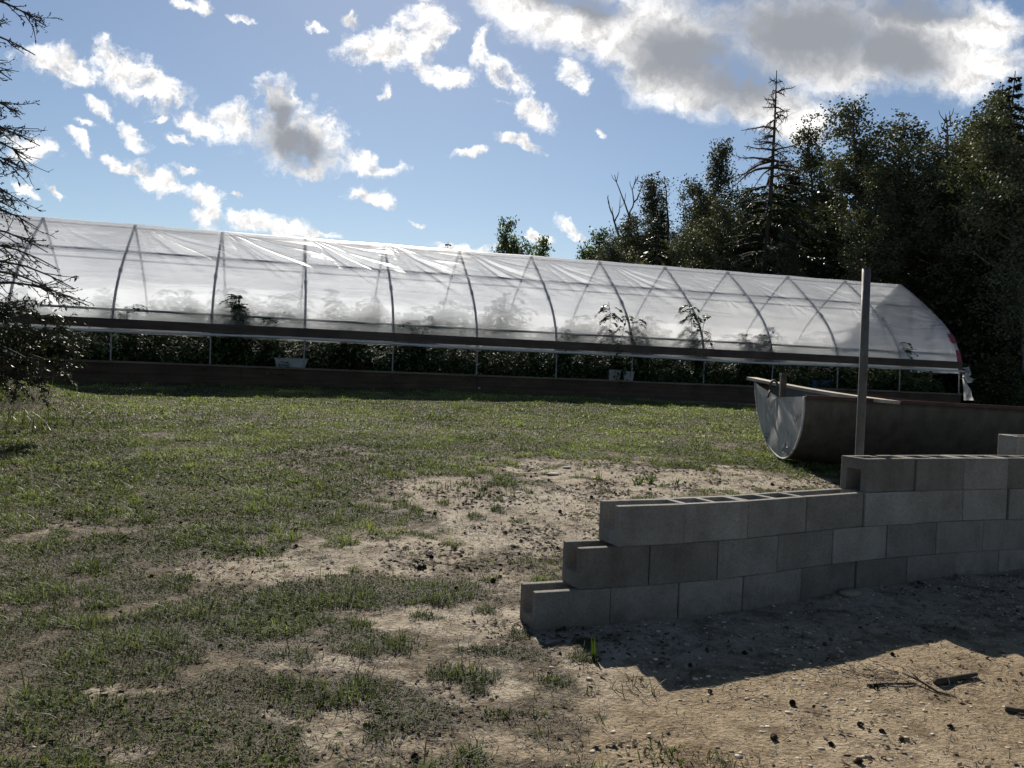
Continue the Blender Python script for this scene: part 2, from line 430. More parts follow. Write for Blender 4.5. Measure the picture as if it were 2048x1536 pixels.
    # elsewhere round the horizon: scattered cumulus of the same kind
    zz = math_('MAXIMUM', z, .06)
    cb2 = N('CombineXYZ'); L(math_('DIVIDE', x, zz), cb2.inputs[0]); L(math_('DIVIDE', y, zz), cb2.inputs[1])
    g = noise(cb2.outputs[0], .8, 7, .55).outputs['Fac']
    alpha_g = sstep(g, .66, .8)
    front = sstep(y, .25, .5)
    sel = N('Mix'); sel.data_type = 'FLOAT'; L(front, sel.inputs[0]); L(alpha_g, sel.inputs[2]); L(alpha_f, sel.inputs[3])
    above = sstep(z, -.01, .02)
    alpha = math_('MULTIPLY', sel.outputs[0], above)
    relief = math_('MULTIPLY', math_('SUBTRACT', f1, f2), 1.9)
    core = sstep(ds, .35, 1.3)
    lum = math_('SUBTRACT', math_('ADD', 1.06, relief), math_('MULTIPLY', core, .12))
    lum = math_('MAXIMUM', math_('MINIMUM', lum, 1.25), .6)
    gmix = N('Mix'); gmix.data_type = 'RGBA'
    L(math_('MULTIPLY', grey_f, front), gmix.inputs[0])
    wcol = vmath('SCALE', (1.0, .985, .965)); L(lum, wcol.inputs['Scale'])
    L(wcol.outputs[0], gmix.inputs[6]); gmix.inputs[7].default_value = (.33, .35, .39, 1)
    bc = N('Background'); L(gmix.outputs[2], bc.inputs['Color']); bc.inputs['Strength'].default_value = CLOUD_STR
    mx = N('MixShader'); L(alpha, mx.inputs[0]); L(bg.outputs[0], mx.inputs[1]); L(bc.outputs[0], mx.inputs[2])
    out = N('OutputWorld'); L(mx.outputs[0], out.inputs['Surface'])
    w.cycles.sampling_method = 'MANUAL'; w.cycles.sample_map_resolution = 512

SUN_AZ, SUN_EL = -8.0, 35.0
SKY_STR, SKY_AIR, SKY_DUST, SKY_OZONE = .0505, 1.0, .3, 1.6
CLOUD_STR = .63
build_world()
sd = Vector((sin(R(SUN_AZ)) * cos(R(SUN_EL)), cos(R(SUN_AZ)) * cos(R(SUN_EL)), sin(R(SUN_EL))))
sun = bpy.data.objects.new('sun', bpy.data.lights.new('sun', 'SUN'))
sun.data.energy = 5.0; sun.data.angle = R(.53); sun.data.color = (1, .93, .83)
sun.rotation_euler = sd.to_track_quat('Z', 'Y').to_euler(); sun.location = (0, 0, 30); COL.objects.link(sun)

# ------------------------------------------------------------------ ground cover map (world coordinates)
WX = [-.3, .15, .54, .90, 1.28, 1.66, 2.08, 2.46, 2.85, 3.22, 3.6, 4.0, 4.4, 4.8]
WY = [3.80, 3.952, 4.098, 4.255, 4.45, 4.70, 4.96, 5.14, 5.32, 5.46, 5.58, 5.68, 5.76, 5.82]
GX, GY = -6.71, 19.241
GA = atan2(.26764386, .96351791)
DIRT = []
for (cx, cy, rx, ry, s) in [(1330, 958, 350, 36, 1), (1000, 1000, 230, 46, .95), (1090, 1075, 230, 70, 1), (800, 1105, 230, 52, .95), (560, 1150, 210, 34, .85),
                            (1000, 1160, 150, 60, .75), (1580, 1430, 620, 140, 1.25), (1000, 1500, 460, 80, 1.05), (640, 1440, 300, 40, .85), (250, 1385, 190, 28, .7), (950, 1240, 200, 50, .8), (150, 1480, 200, 30, .7),
                            (1700, 1240, 640, 100, 1.2), (700, 1340, 240, 34, .75), (960, 1390, 190, 60, .9), (350, 1510, 280, 30, .7), (150, 1060, 160, 20, .6), (330, 1230, 160, 20, .55), (680, 905, 70, 8, .5), (1460, 895, 60, 7, .5),
                            (40, 820, 40, 8, .3), (530, 935, 90, 12, .45), (230, 870, 110, 8, .4)]:
    p = ground_px(cx, cy); D = p[1]; h = CAM_H - p[2]
    DIRT.append((p[0], p[1], rx * D / FPX, max(.12, ry * D * D / (FPX * (h + .055 * D * 0 + .25))), s))
def cover(x, y, both=False):
    x = np.asarray(x, float); y = np.asarray(y, float)
    nz = fbm(x, y, 1.3, 4) - .47; nf = fbm(x + 40, y, 5, 3) - .44
    d = np.zeros_like(x)
    for (cx, cy, a, b, s) in DIRT:
        r = np.sqrt(((x - cx) / a) ** 2 + ((y - cy) / b) ** 2) - nz * 1.8 - nf * .8
        d = np.maximum(d, s * np.clip((1.55 - r) / 1.05, 0, 1))
    fr = np.interp(x, WX, WY) - y
    d = np.maximum(d, np.where((fr > -.05) & (y > 1), np.clip((x - .1 - .25 * np.clip(fr, 0, 1) + nz * 1.6 + nf * .8) / .4, 0, 1) * 1.2, 0))
    d = np.maximum(d, .32 * np.clip((5.2 - y) / 1.6, 0, 1) * np.clip(.6 + nz * 4, 0, 1.2))       # thin worn turf nearest the yard
    C = np.clip(1 - d, -.2, 1)
    c = np.clip((fbm(x + 3, y + 31, 6.5, 4) - (.64 - .46 * C)) / .11, 0, 1)
    c = np.where((fr > 0) & (x > .55), c * .15, c)
    far = np.clip((-sin(GA) * (x - GX) + cos(GA) * (y - GY) + 2.6) / .4, 0, 1)
    bare = np.clip((d - .45) / .45, 0, 1) * (1 - far)
    c = np.maximum(c, far)
    return (c, bare) if both else c

def axis_pts(lo, hi, step, far, ratio=1.35):
    c = list(np.arange(lo, hi + 1e-6, step)); s = step
    while c[-1] < far: s *= ratio; c.append(c[-1] + s)
    s = step
    while c[0] > -far: s *= ratio; c.insert(0, c[0] - s)
    return np.array(c)
def build_ground():
    xs = axis_pts(-9, 7.5, .032, 900); ys = axis_pts(2.2, 16.5, .032, 900)
    X, Y = np.meshgrid(xs, ys, indexing='ij')
    Z = gz(X, Y)
    nx, ny = X.shape
    idx = np.arange(nx * ny).reshape(nx, ny)
    f = np.stack([idx[:-1, :-1], idx[1:, :-1], idx[1:, 1:], idx[:-1, 1:]], -1).reshape(-1, 4)
    cv, bare = cover(X, Y, True)
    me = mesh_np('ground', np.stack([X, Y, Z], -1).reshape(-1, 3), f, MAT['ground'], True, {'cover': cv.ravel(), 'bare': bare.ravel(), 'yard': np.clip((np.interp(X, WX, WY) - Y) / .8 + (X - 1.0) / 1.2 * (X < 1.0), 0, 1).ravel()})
    tag(link(bpy.data.objects.new('ground', me)), kind='structure')
build_ground()

# ------------------------------------------------------------------ concrete block wall
def wall_front(x): return float(np.interp(x, WX, WY))
BL, BW, BH = .396, .196, .196
def bevel(o, w=.005):
    m = o.modifiers.new('bevel', 'BEVEL'); m.width = w; m.segments = 2; m.limit_method = 'ANGLE'; m.angle_limit = R(40); return o
def u_block(flip=False):
    """channel block: a trough open to the top along its whole length (origin: bottom centre)"""
    hw, t, b, r = BW / 2, .040, .070, .014
    prof = [(-hw, 0), (hw, 0), (hw, BH), (hw - t, BH), (hw - t + .004, b + r), (hw - t - r, b), (-hw + t + r, b), (-hw + t - .004, b + r), (-hw + t, BH), (-hw, BH)]
    if flip: prof = [(y, BH - z) for (y, z) in prof][::-1]
    m = MB(); n = len(prof)
    vs = [(-BL / 2, y, z) for y, z in prof] + [(BL / 2, y, z) for y, z in prof]
    fs = [(i, (i + 1) % n, n + (i + 1) % n, n + i) for i in range(n)]
    # end faces as quads
    q = [(0, 1, 4, 5), (0, 5, 6, 7), (1, 2, 3, 4), (0, 7, 8, 9)]
    q = [(0, 1, 5, 6), (1, 2, 3, 4), (1, 4, 5), (0, 6, 7), (0, 7, 8, 9)]
    if flip: q = [tuple(n - 1 - i for i in f)[::-1] for f in q]
    fs += [f[::-1] for f in q] + [tuple(n + i for i in f) for f in q]
    return m.add(vs, fs)
def core_block(recess=.0):
    m = MB(); sh, wb = .034, .032
    xs = [-BL / 2, -BL / 2 + wb, -wb / 2, wb / 2, BL / 2 - wb, BL / 2]; ys = [-BW / 2, -BW / 2 + sh, BW / 2 - sh, BW / 2]
    vs = [(x, y, z) for z in (0, BH) for x in xs for y in ys]
    I = lambda i, j, k: k * 24 + i * 4 + j
    fs = []
    hole = {(1, 1), (3, 1)}
    for k in (0, 1):
        for i in range(5):
            for j in range(3):
                if (i, j) in hole: continue
                f = (I(i, j, k), I(i + 1, j, k), I(i + 1, j + 1, k), I(i, j + 1, k)); fs.append(f if k else f[::-1])
    for i in range(5):
        fs.append((I(i, 0, 0), I(i + 1, 0, 0), I(i + 1, 0, 1), I(i, 0, 1))); fs.append((I(i + 1, 3, 0), I(i, 3, 0), I(i, 3, 1), I(i + 1, 3, 1)))
    for j in range(3):
        fs.append((I(0, j + 1, 0), I(0, j, 0), I(0, j, 1), I(0, j + 1, 1))); fs.append((I(5, j, 0), I(5, j + 1, 0), I(5, j + 1, 1), I(5, j, 1)))
    for (i, j) in hole:
        a, b, c, d = (i, j), (i + 1, j), (i + 1, j + 1), (i, j + 1)
        for p, q in ((a, b), (b, c), (c, d), (d, a)):
            fs.append((I(*q, 0), I(*p, 0), I(*p, 1), I(*q, 1)))
    return m.add(vs, fs)
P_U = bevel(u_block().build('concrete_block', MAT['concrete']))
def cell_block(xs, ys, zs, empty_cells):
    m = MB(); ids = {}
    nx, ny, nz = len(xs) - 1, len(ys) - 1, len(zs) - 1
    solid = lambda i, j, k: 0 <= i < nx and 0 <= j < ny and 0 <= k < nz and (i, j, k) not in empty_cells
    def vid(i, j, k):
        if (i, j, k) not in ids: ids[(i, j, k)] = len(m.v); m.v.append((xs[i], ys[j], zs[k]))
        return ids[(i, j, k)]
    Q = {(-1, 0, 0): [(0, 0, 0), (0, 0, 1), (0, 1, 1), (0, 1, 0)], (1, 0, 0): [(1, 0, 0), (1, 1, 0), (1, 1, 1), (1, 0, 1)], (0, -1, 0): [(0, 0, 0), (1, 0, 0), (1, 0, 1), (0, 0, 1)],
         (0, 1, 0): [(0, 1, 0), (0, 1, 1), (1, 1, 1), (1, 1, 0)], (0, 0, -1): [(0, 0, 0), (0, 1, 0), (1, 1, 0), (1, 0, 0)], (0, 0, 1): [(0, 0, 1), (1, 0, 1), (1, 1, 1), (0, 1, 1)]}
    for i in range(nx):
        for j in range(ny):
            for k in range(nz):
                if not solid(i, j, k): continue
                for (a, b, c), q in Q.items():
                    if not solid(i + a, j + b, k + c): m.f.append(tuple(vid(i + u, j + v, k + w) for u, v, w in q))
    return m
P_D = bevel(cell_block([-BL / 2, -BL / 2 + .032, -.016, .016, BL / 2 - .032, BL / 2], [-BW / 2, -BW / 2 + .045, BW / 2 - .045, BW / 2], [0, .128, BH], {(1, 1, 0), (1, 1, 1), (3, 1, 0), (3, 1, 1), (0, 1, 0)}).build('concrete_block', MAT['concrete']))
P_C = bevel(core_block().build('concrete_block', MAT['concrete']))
used = set()
def put_block(proto, xa, xb, course, label, group='grey concrete blocks of the dry stacked wall', z0=None, back=0.0):
    ya, yb = wall_front(xa), wall_front(xb)
    d = Vector((xb - xa, yb - ya, 0)).normalized(); nrm = Vector((-d.y, d.x, 0))
    o = proto if proto.name not in used else proto.copy()
    if proto.name in used: link(o)
    used.add(proto.name)
    c = Vector(((xa + xb) / 2, (ya + yb) / 2, 0)) + nrm * (BW / 2 + back + random.uniform(-.007, .007))
    z = .2 * course if z0 is None else z0
    o.location = (c.x, c.y, z - .008); o.rotation_euler = (0, 0, atan2(d.y, d.x) + random.uniform(-.013, .013))
    L = sqrt((xb - xa) ** 2 + (yb - ya) ** 2); o.scale = ((L - .005) / BL, 1, .997 * .2 / BH)
    return tag(o, label, 'concrete block', group)
ORD = ['first', 'second', 'third', 'fourth', 'fifth', 'sixth', 'seventh', 'eighth', 'ninth', 'tenth', 'eleventh', 'twelfth']
CN = ['bottom course', 'second course up', 'third course up', 'top course']
COURSES = [[.15, .525, .89, 1.265, 1.66, 2.07, 2.45, 2.85, 3.2, 3.58, 3.97, 4.36],
           [.36, .72, 1.10, 1.48, 1.88, 2.29, 2.68, 3.06, 3.42, 3.81, 4.2],
           [.545, .90, 1.28, 1.68, 2.11, 2.52, 2.89, 3.25, 3.63, 4.02, 4.4],
           [2.115, 2.49, 2.87, 3.23, 3.61, 4.0, 4.38]]
for ci, xs in enumerate(COURSES):
    for i in range(len(xs) - 1):
        pr = P_C; what = 'grey hollow concrete block'
        if ci < 3 and i == 0: pr = P_U; what = 'channel block with open left end'
        elif ci == 2 and i == 3: pr = P_U; what = 'open topped block below the pipe'
        elif ci == 3 and i == 0: pr = P_D; what = 'end block with an opening under the pipe'
        lab = what.replace('grey hollow', 'grey') + ', ' + ORD[i] + ' from the left in the ' + CN[ci]
        if pr is P_D:                                            # the end block carries the pipe: opening below, two cores above
            pr = P_D
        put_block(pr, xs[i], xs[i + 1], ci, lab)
# the stack behind the wall at the right edge
sx, sy = at(2004, 862, 6.15)[:2]
for k in range(4):
    for j in range(2):
        o = P_C.copy(); link(o)
        zz = .075 + .2 * k
        o.location = (sx + .27 + j * .4 + .01 * (k % 2), sy + .1, zz + .02 + (float(gz(sx, sy, False)) - .075) + .005); o.rotation_euler = (0, 0, .12 + .01 * k)
        o.scale = (1, 1, .2 / BH * .997)
        tag(o, 'grey block in the stack behind the wall, %s column, %s from the ground' % (['left', 'right'][j], ORD[k]), 'concrete block', 'grey blocks of the stack behind the wall')

# pipe standing in the end block
pb = atz(1716, 903, .8) + np.array([.025, .012, 0])
top = at(1733, 538, pb[1])
m = MB()
r = .0265
m.tube([(pb[0] - .01, pb[1], .56), (top[0] * .5 + pb[0] * .5, pb[1], (.7 + top[2]) / 2), (top[0], pb[1], top[2])], r, 20, False)
m.tube([(pb[0] - .01, pb[1], .56), (top[0] * .5 + pb[0] * .5, pb[1], (.7 + top[2]) / 2), (top[0], pb[1], top[2])], r - .004, 20, False)
n0 = 60
ring = []
fs = []
for k in range(20):
    k2 = (k + 1) % 20
    fs.append((40 + k, 40 + k2, 60 + 40 + k2, 60 + 40 + k))
m.f += fs
o = m.build('standing_pipe', MAT['pipe'], None, True, off=(pb[0], pb[1], .56)); o.location = (pb[0], pb[1], .56)
tag(o, 'tall grey pipe standing upright in the end block of the wall', 'pipe')

# ------------------------------------------------------------------ greenhouse
BAY = 1.83; N0, N1 = -5, 10
PROF = [(0, 4.02), (.4, 3.77), (.8, 3.50), (1.2, 3.22), (1.6, 2.90), (1.86, 2.66), (2.06, 2.42), (2.22, 2.15), (2.32, 1.85), (2.37, 1.58)]
gh = empty('greenhouse', (GX, GY, 0), GA)
tag(gh, 'long gothic hoop greenhouse under milky plastic film on a low timber wall', 'greenhouse')
XL, XR = N0 * BAY, N1 * BAY
def prof_at(s):
    """s = signed arc position, 0 at the ridge, negative toward the camera; returns y, z, outward normal"""
    pts = np.array(PROF); seg = np.hypot(*np.diff(pts, axis=0).T); acc = np.concatenate([[0], np.cumsum(seg)])
    a = np.abs(s); y = np.interp(a, acc, pts[:, 0]); z = np.interp(a, acc, pts[:, 1])
    e = .05
    y1 = np.interp(np.maximum(a - e, 0), acc, pts[:, 0]); y2 = np.interp(np.minimum(a + e, acc[-1]), acc, pts[:, 0])
    z1 = np.interp(np.maximum(a - e, 0), acc, pts[:, 1]); z2 = np.interp(np.minimum(a + e, acc[-1]), acc, pts[:, 1])
    ty, tz = y2 - y1, z2 - z1; l = np.hypot(ty, tz); ny, nz_ = -tz / l, ty / l
    sg = np.where(s < 0, -1, 1)
    return sg * y, z, sg * ny, nz_, acc[-1]
SMAX = float(prof_at(np.array([0.]))[4])
def film_side(sign):
    dx = .03 if sign < 0 else .12
    xs = np.arange(XL - .05, XR + .06, dx); ss = np.linspace(0, SMAX, 120 if sign < 0 else 40) * sign
    X, S = np.meshgrid(xs, ss, indexing='ij')
    y, z, ny, nz_, _ = prof_at(S)
    V = np.abs(S)
    ph = (X / BAY) % 1.0
    bay = np.floor(X / BAY)
    disp = .034 - .045 * np.sin(pi * ph) ** 2 * np.clip(V / .6, 0.25, 1) * (.7 + .6 * vnoise(bay * 3.7, V * .7))
    if sign < 0:
        for off in (0, 1):
            u = ph * BAY + off * BAY; b = bay - off
            rr = np.hypot(u, V); ang = np.arctan2(V, np.maximum(u, 1e-3))
            amp = np.where(b < -1, .3, np.where(b > 5.5, .16, 1.0)) * (.55 + .9 * vnoise(b * 5.3, b * 0 + 2.2))
            spread = np.exp(-((ang - .78 - .25 * (vnoise(b * 2.1, b * 0) - .5)) / .36) ** 2)
            fade = np.clip(rr / .15, 0, 1) * np.clip((3.3 - rr) / 2.0, 0, 1)
            w = np.sin(ang * 25 + 6 * vnoise(b * 9.1, ang * 3) + b * 1.7) + .5 * np.sin(ang * 47 + b * 3.1 + 5 * vnoise(b * 4.1, ang * 5))
            disp = disp + amp * .015 * spread * fade * w * np.clip(rr, .3, 1.3)
        for bb in (6, 7, 8):                                    # tight little fans on the upper purlin
            u = X - (bb + .62) * BAY; v = V - 1.45
            rr = np.hypot(u, v); ang = np.arctan2(u, np.maximum(v, 1e-3))
            disp = disp + .008 * np.sin(ang * 11) * np.exp(-(ang / .8) ** 2) * (v > 0) * np.clip(rr / .15, 0, 1) * np.clip((1.0 - rr) / .6, 0, 1)
        u = XR - X; v = V - 2.0
        rr = np.hypot(u, v); ang = np.arctan2(v, np.maximum(u, 1e-3))  # pulls at the right end
        disp = disp + .006 * np.sin(ang * 13 + 1) * np.exp(-((ang) / .9) ** 2) * np.clip((1.8 - rr) / 1.2, 0, 1) * np.clip(rr / .2, 0, 1)
        for (v0, a0) in ((2.15, .007), (1.05, .004)):          # fold lines left from the roll
            vv = V - v0 - .05 * (fbm(X, X * 0, .35, 3) - .5)
            disp = disp + a0 * np.exp(-(vv / .02) ** 2) * (fbm(X + 3 * v0, X * 0 + v0, .9, 2) > .36)
        disp = disp + .012 * (fbm(X * .8, V * 2.2, 1.0, 3) - .43) + .006 * (fbm(X * 1.6 - V * 1.2, V * 3 + X, 1.6, 3) - .43)
        hug = np.clip((SMAX - V) / .3, 0, 1)
        disp = disp * (.25 + .75 * hug) + .03 * (1 - hug)
    P = np.stack([X, y + ny * disp, z + nz_ * disp], -1)
    nx, nn = X.shape; idx = np.arange(nx * nn).reshape(nx, nn)
    f = np.stack([idx[:-1, :-1], idx[1:, :-1], idx[1:, 1:], idx[:-1, 1:]], -1).reshape(-1, 4)
    if sign > 0: f = f[:, ::-1]
    link(bpy.data.objects.new('film_cover', mesh_np('film_cover', P.reshape(-1, 3), f, MAT['film' if sign < 0 else 'film_back'], True)), gh)
film_side(-1); film_side(1)
PA = []
for s in np.linspace(-SMAX, SMAX, 49):
    y, z, ny, nz_, _ = prof_at(np.array([s])); PA.append((float(y[0] - ny[0] * .012), float(z[0] - nz_[0] * .012)))
rib_me = None
for n in range(N0, N1 + 1):
    if rib_me is None:
        m = MB(); m.tube([(0, y, z) for y, z in PA], .026, 10); rib_me = m.mesh('rib', MAT['steel'], True)
        fits = []
        for sg in (-1, 1):
            f = MB()
            y, z, ny, nz_, _ = prof_at(np.array([sg * 2.02])); y2, z2, *_r = prof_at(np.array([sg * 1.90]))
            f.tube([(0, float(y[0] - ny[0] * .012), float(z[0] - nz_[0] * .012)), (0, float(y2[0] - ny[0] * .012), float(z2[0] - nz_[0] * .012))], .037, 10); fits.append(f.mesh('fitting', MAT['steel'], True))
        f = MB(); f.tube([(0, -.07, 3.97), (0, 0, 4.005), (0, .07, 3.97)], .036, 10)
        fits.append(f.mesh('ridge_bracket', MAT['steel'], True))
        p = MB(); p.tube([(0, -2.36, .35), (0, -2.36, 1.7)], .015, 8); post_me = p.mesh('side_post', MAT['post'], True)
        p = MB(); p.tube([(0, 2.36, .35), (0, 2.36, 1.7)], .015, 8); post2_me = p.mesh('side_post', MAT['post'], True)
    rb = link(bpy.data.objects.new('rib', rib_me), gh); rb.location = (n * BAY, 0, 0)
    for fm, fn in zip(fits, ('fitting', 'fitting', 'ridge_bracket')): link(bpy.data.objects.new(fn, fm), rb)
    for pm in (post_me, post2_me):
        pp = link(bpy.data.objects.new('side_post', pm), gh); pp.location = (n * BAY, 0, 0)
for sg in (-1, 1):
    for (s, rad) in ((1.17, .021), (3.02 - .0, .023)):
        y, z, ny, nz_, _ = prof_at(np.array([sg * s])); y = float(y[0] - ny[0] * .045); z = float(z[0] - nz_[0] * .045)
        m = MB(); m.tube([(XL, y, z), ((XL + XR) / 2, y, z - .01), (XR, y, z)], rad, 8); m.build('purlin', MAT['steel'], gh, True)
    y0 = 2.40 * sg
    m = MB(); m.beam((XL, sg * 2.435, 1.765), (XR, sg * 2.435, 1.765), .04, .18); m.build('hip_board', MAT['hip'], gh)
    # rolled up lower edge of the film, sagging a little
    pts = [(x, y0 + sg * .03, 1.615 + .012 * sin(x * .9) + .02 * sin(x * .31 + 1)) for x in np.linspace(XL - .15, XR + .12, 70)]
    rr = [.024 + .012 * random.random() ** 2 for _ in pts]
    m = MB(); m.tube(pts, rr, 10); m.build('rolled_edge', MAT['roll'], gh, True)
    # low timber wall
    for k, (za, zb, yo) in enumerate(((.30, .575, .0), (.579, .795, .012), (.799, .995, .0))):
        L0 = XL
        x = XL
        while x < XR - .01:
            x2 = min(x + 4.88, XR); oy = yo + random.uniform(-.004, .004); MB().beam((x + .003, sg * (2.42 + oy), (za + zb) / 2), (x2 - .003, sg * (2.42 + oy), (za + zb) / 2), .05, zb - za).build('wall_board', MAT['timber'], gh); x = x2
    x = XL
    while x < XR - .01:
        x2 = min(x + 3.66, XR); dz = random.uniform(-.006, .006); MB().beam((x + .003, sg * 2.40, 1.018 + dz), (x2 - .003, sg * 2.40, 1.018 + dz + random.uniform(-.004, .004)), .17, .040).build('wall_cap', MAT['cap'], gh); x = x2
    m = MB(); m.beam((XL + .05, sg * 1.75, .70), (XR - .05, sg * 1.75, .70), 1.18, .50); m.build('soil_bed', MAT['soil'], gh)
m = MB(); m.tube([(XL, 0, 3.955), (XR, 0, 3.955)], .02, 8); m.build('ridge_tube', MAT['steel'], gh, True)
for xe in (XL, XR):
    m = MB(); pts = [(float(prof_at(np.array([s]))[0][0]), float(prof_at(np.array([s]))[1][0])) for s in np.linspace(-SMAX, SMAX, 41)]
    vs = [(xe, y, z) for y, z in pts] + [(xe, y, 1.55) for y, z in pts]
    n = len(pts); m.add(vs, [(i, i + 1, n + i + 1, n + i) for i in range(n - 1)])
    m.build('end_wall', MAT['film_end'], gh)
    for y in (-1.4, -.55, .55, 1.4):
        zt = float(np.interp(abs(y), [p[0] for p in PROF], [p[1] for p in PROF])); MB().beam((xe - .04, y, .5), (xe - .04, y, zt - .03), .09, .04, (1, 0, 0)).build('end_stud', MAT['cap'], gh)
    MB().beam((xe - .085, -1.4, 2.45), (xe - .085, 1.4, 2.45), .04, .09).build('end_rail', MAT['cap'], gh)
# red tape and loose plastic at the right end
def strip(name, s0, s1, width, mat, wob=.02):
    m = MB(); vs = []; ss = np.linspace(s0, s1, 14)
    for s in ss:
        y, z, ny, nz_, _ = prof_at(np.array([s])); y = float(y[0] + ny[0] * .05); z = float(z[0] + nz_[0] * .05)
        wv = random.uniform(.55, 1) * width
        vs += [(XR - wv, y - .004, z), (XR + .055, y, z)]
    m.add(vs, [(2 * i, 2 * i + 1, 2 * i + 3, 2 * i + 2) for i in range(13)]); return m.build(name, mat, gh)
strip('red_tape', -2.45, -2.75, .14, MAT['redtape']); strip('red_tape', -2.95, -SMAX, .10, MAT['redtape'])
m = MB(); vs = []; nk = 16
for i in range(nk):
    c = Vector((XR + .14 + .10 * sin(i * 1.9) + random.uniform(-.05, .05), -2.42 + random.uniform(-.10, .08), 1.72 - .045 * i * (1 if i < 9 else .6)))
    for j in range(4): vs.append(c + Vector((random.uniform(-.10, .12), random.uniform(-.05, .05), random.uniform(-.05, .05) + .02 * j)))
m.add(vs, [(4 * i + j, 4 * i + j + 1, 4 * i + j + 5, 4 * i + j + 4) for i in range(nk - 1) for j in range(3)])
m.build('loose_film', MAT['roll'], gh)
m = MB(); vs = []
for i in range(8):
    z = 1.5 - .09 * i; vs += [(XR + .02 + .012 * i, -2.44, z), (XR + .10 + .045 * i + .02 * sin(i * 2), -2.44 + .02 * sin(i), z)]
m.add(vs, [(2 * i, 2 * i + 1, 2 * i + 3, 2 * i + 2) for i in range(7)]); m.build('loose_film', MAT['film_end'], gh)

def g2w(x, y, z=0):
    return Vector((GX + cos(GA) * x - sin(GA) * y, GY + sin(GA) * x + cos(GA) * y, z))
def w2g_x(px, yloc=-2.0):
    """distance along the greenhouse of the sight line px where it crosses the row yloc"""
    d = sight(px, 700); t0 = (-sin(GA) * d[0] + cos(GA) * d[1])
    t = (yloc - (-sin(GA) * (0 - GX) + cos(GA) * (0 - GY))) / t0
    q = d * t; return cos(GA) * (q[0] - GX) + sin(GA) * (q[1] - GY)

# ------------------------------------------------------------------ leaf cards
def unit(v): return v / np.maximum(np.linalg.norm(v, axis=1, keepdims=True), 1e-9)
def leaf_mesh(name, mat, C, L, W, D=None, Nn=None, g=None, tintbase=None):
    """rhombic leaves: centre C, length L, width W, axis D, random roll"""
    g = g or rng; n = len(C)
    D = unit(g.normal(size=(n, 3))) if D is None else unit(D)
    Nn = g.normal(size=(n, 3)) if Nn is None else Nn
    S = unit(np.cross(D, Nn)); Nm = np.cross(S, D)
    L = np.broadcast_to(L, n)[:, None]; W = np.broadcast_to(W, n)[:, None]
    a = C - D * L / 2; b = C + S * W / 2 + Nm * W * .12; c = C + D * L / 2; d = C - S * W / 2 + Nm * W * .12
    V = np.stack([a, b, c, d], 1).reshape(-1, 3)
    F = np.arange(n * 4).reshape(n, 4)
    tn = np.clip(g.normal(.45, .22, n) if tintbase is None else tintbase, 0, 1)
    return mesh_np(name, V, F, mat, False, {'tint': np.repeat(tn, 4)})

# tomato-like plants
def make_plant(name, h, seed, width=.32):
    g = np.random.default_rng(seed); m = MB(); C = []; D = []; L = []; W = []
    for k in range(3):
        a = g.random() * 6.28; lean = g.uniform(.02, .16) * h
        pts = [(lean * t ** 1.5 * cos(a) + .03 * g.normal() * t, lean * t ** 1.5 * sin(a) + .03 * g.normal() * t, h * t * (1 - .14 * k)) for t in np.linspace(0, 1, 7)]
        m.tube(pts, list(np.linspace(.010, .004, 7)), 5)
        for q in range(int(15 + 16 * h)):
            t = g.uniform(.12, 1); p = np.array([np.interp(t, np.linspace(0, 1, 7), [pp[i] for pp in pts]) for i in range(3)])
            aa = g.random() * 6.28; ln = g.uniform(.16, .30) * (1.15 - .5 * t) * width / .3
            dr = np.array([cos(aa), sin(aa), g.uniform(.1, .7)]); droop = g.uniform(.3, 1.1)
            tip = None
            prevp = p
            for s in np.linspace(.25, 1, 6):
                pos = p + dr * ln * s; pos[2] -= droop * ln * s * s
                tan_ = dr.copy(); tan_[2] -= 2 * droop * s
                side = np.array([-sin(aa), cos(aa), 0])
                for sg in ((-1, 1) if s < .95 else (0,)):
                    dd = tan_ * .5 + side * sg * .9 if sg else tan_
                    lf = g.uniform(.05, .095) * (1 if sg else 1.3)
                    C.append(pos + dd / np.linalg.norm(dd) * lf * .5); D.append(dd); L.append(lf); W.append(lf * .5)
            m.tube([p, p + dr * ln * .5 - np.array([0, 0, droop * ln * .25]), p + dr * ln - np.array([0, 0, droop * ln])], .0028, 3, False)
    C = np.array(C); D = np.array(D); n = len(C)
    up = np.tile(np.array([[0., 0, 1]]), (n, 1)) + g.normal(size=(n, 3)) * .35
    lm = leaf_mesh('foliage', MAT['tomato'], C, np.array(L), np.array(W), D, up, g)
    r = empty(name); link(bpy.data.objects.new('foliage', lm), r)
    m.build('stem', MAT['tomato'], r)
    return r
protos = [make_plant('bed_plant', h, 50 + i, w) for i, (h, w) in enumerate(((.75, .34), (.95, .36), (1.15, .34), (.6, .38), (1.45, .30)))]
pused = [False] * 5
def put_plant(k, x, y, z, sc, label, group=None):
    o = protos[k] if not pused[k] else copy_tree(protos[k]); pused[k] = True
    o.location = g2w(x, y, z); o.rotation_euler = (0, 0, random.random() * 6.28); o.scale = (sc, sc, sc * random.uniform(.92, 1.08))
    tag(o, label, 'plant', group)
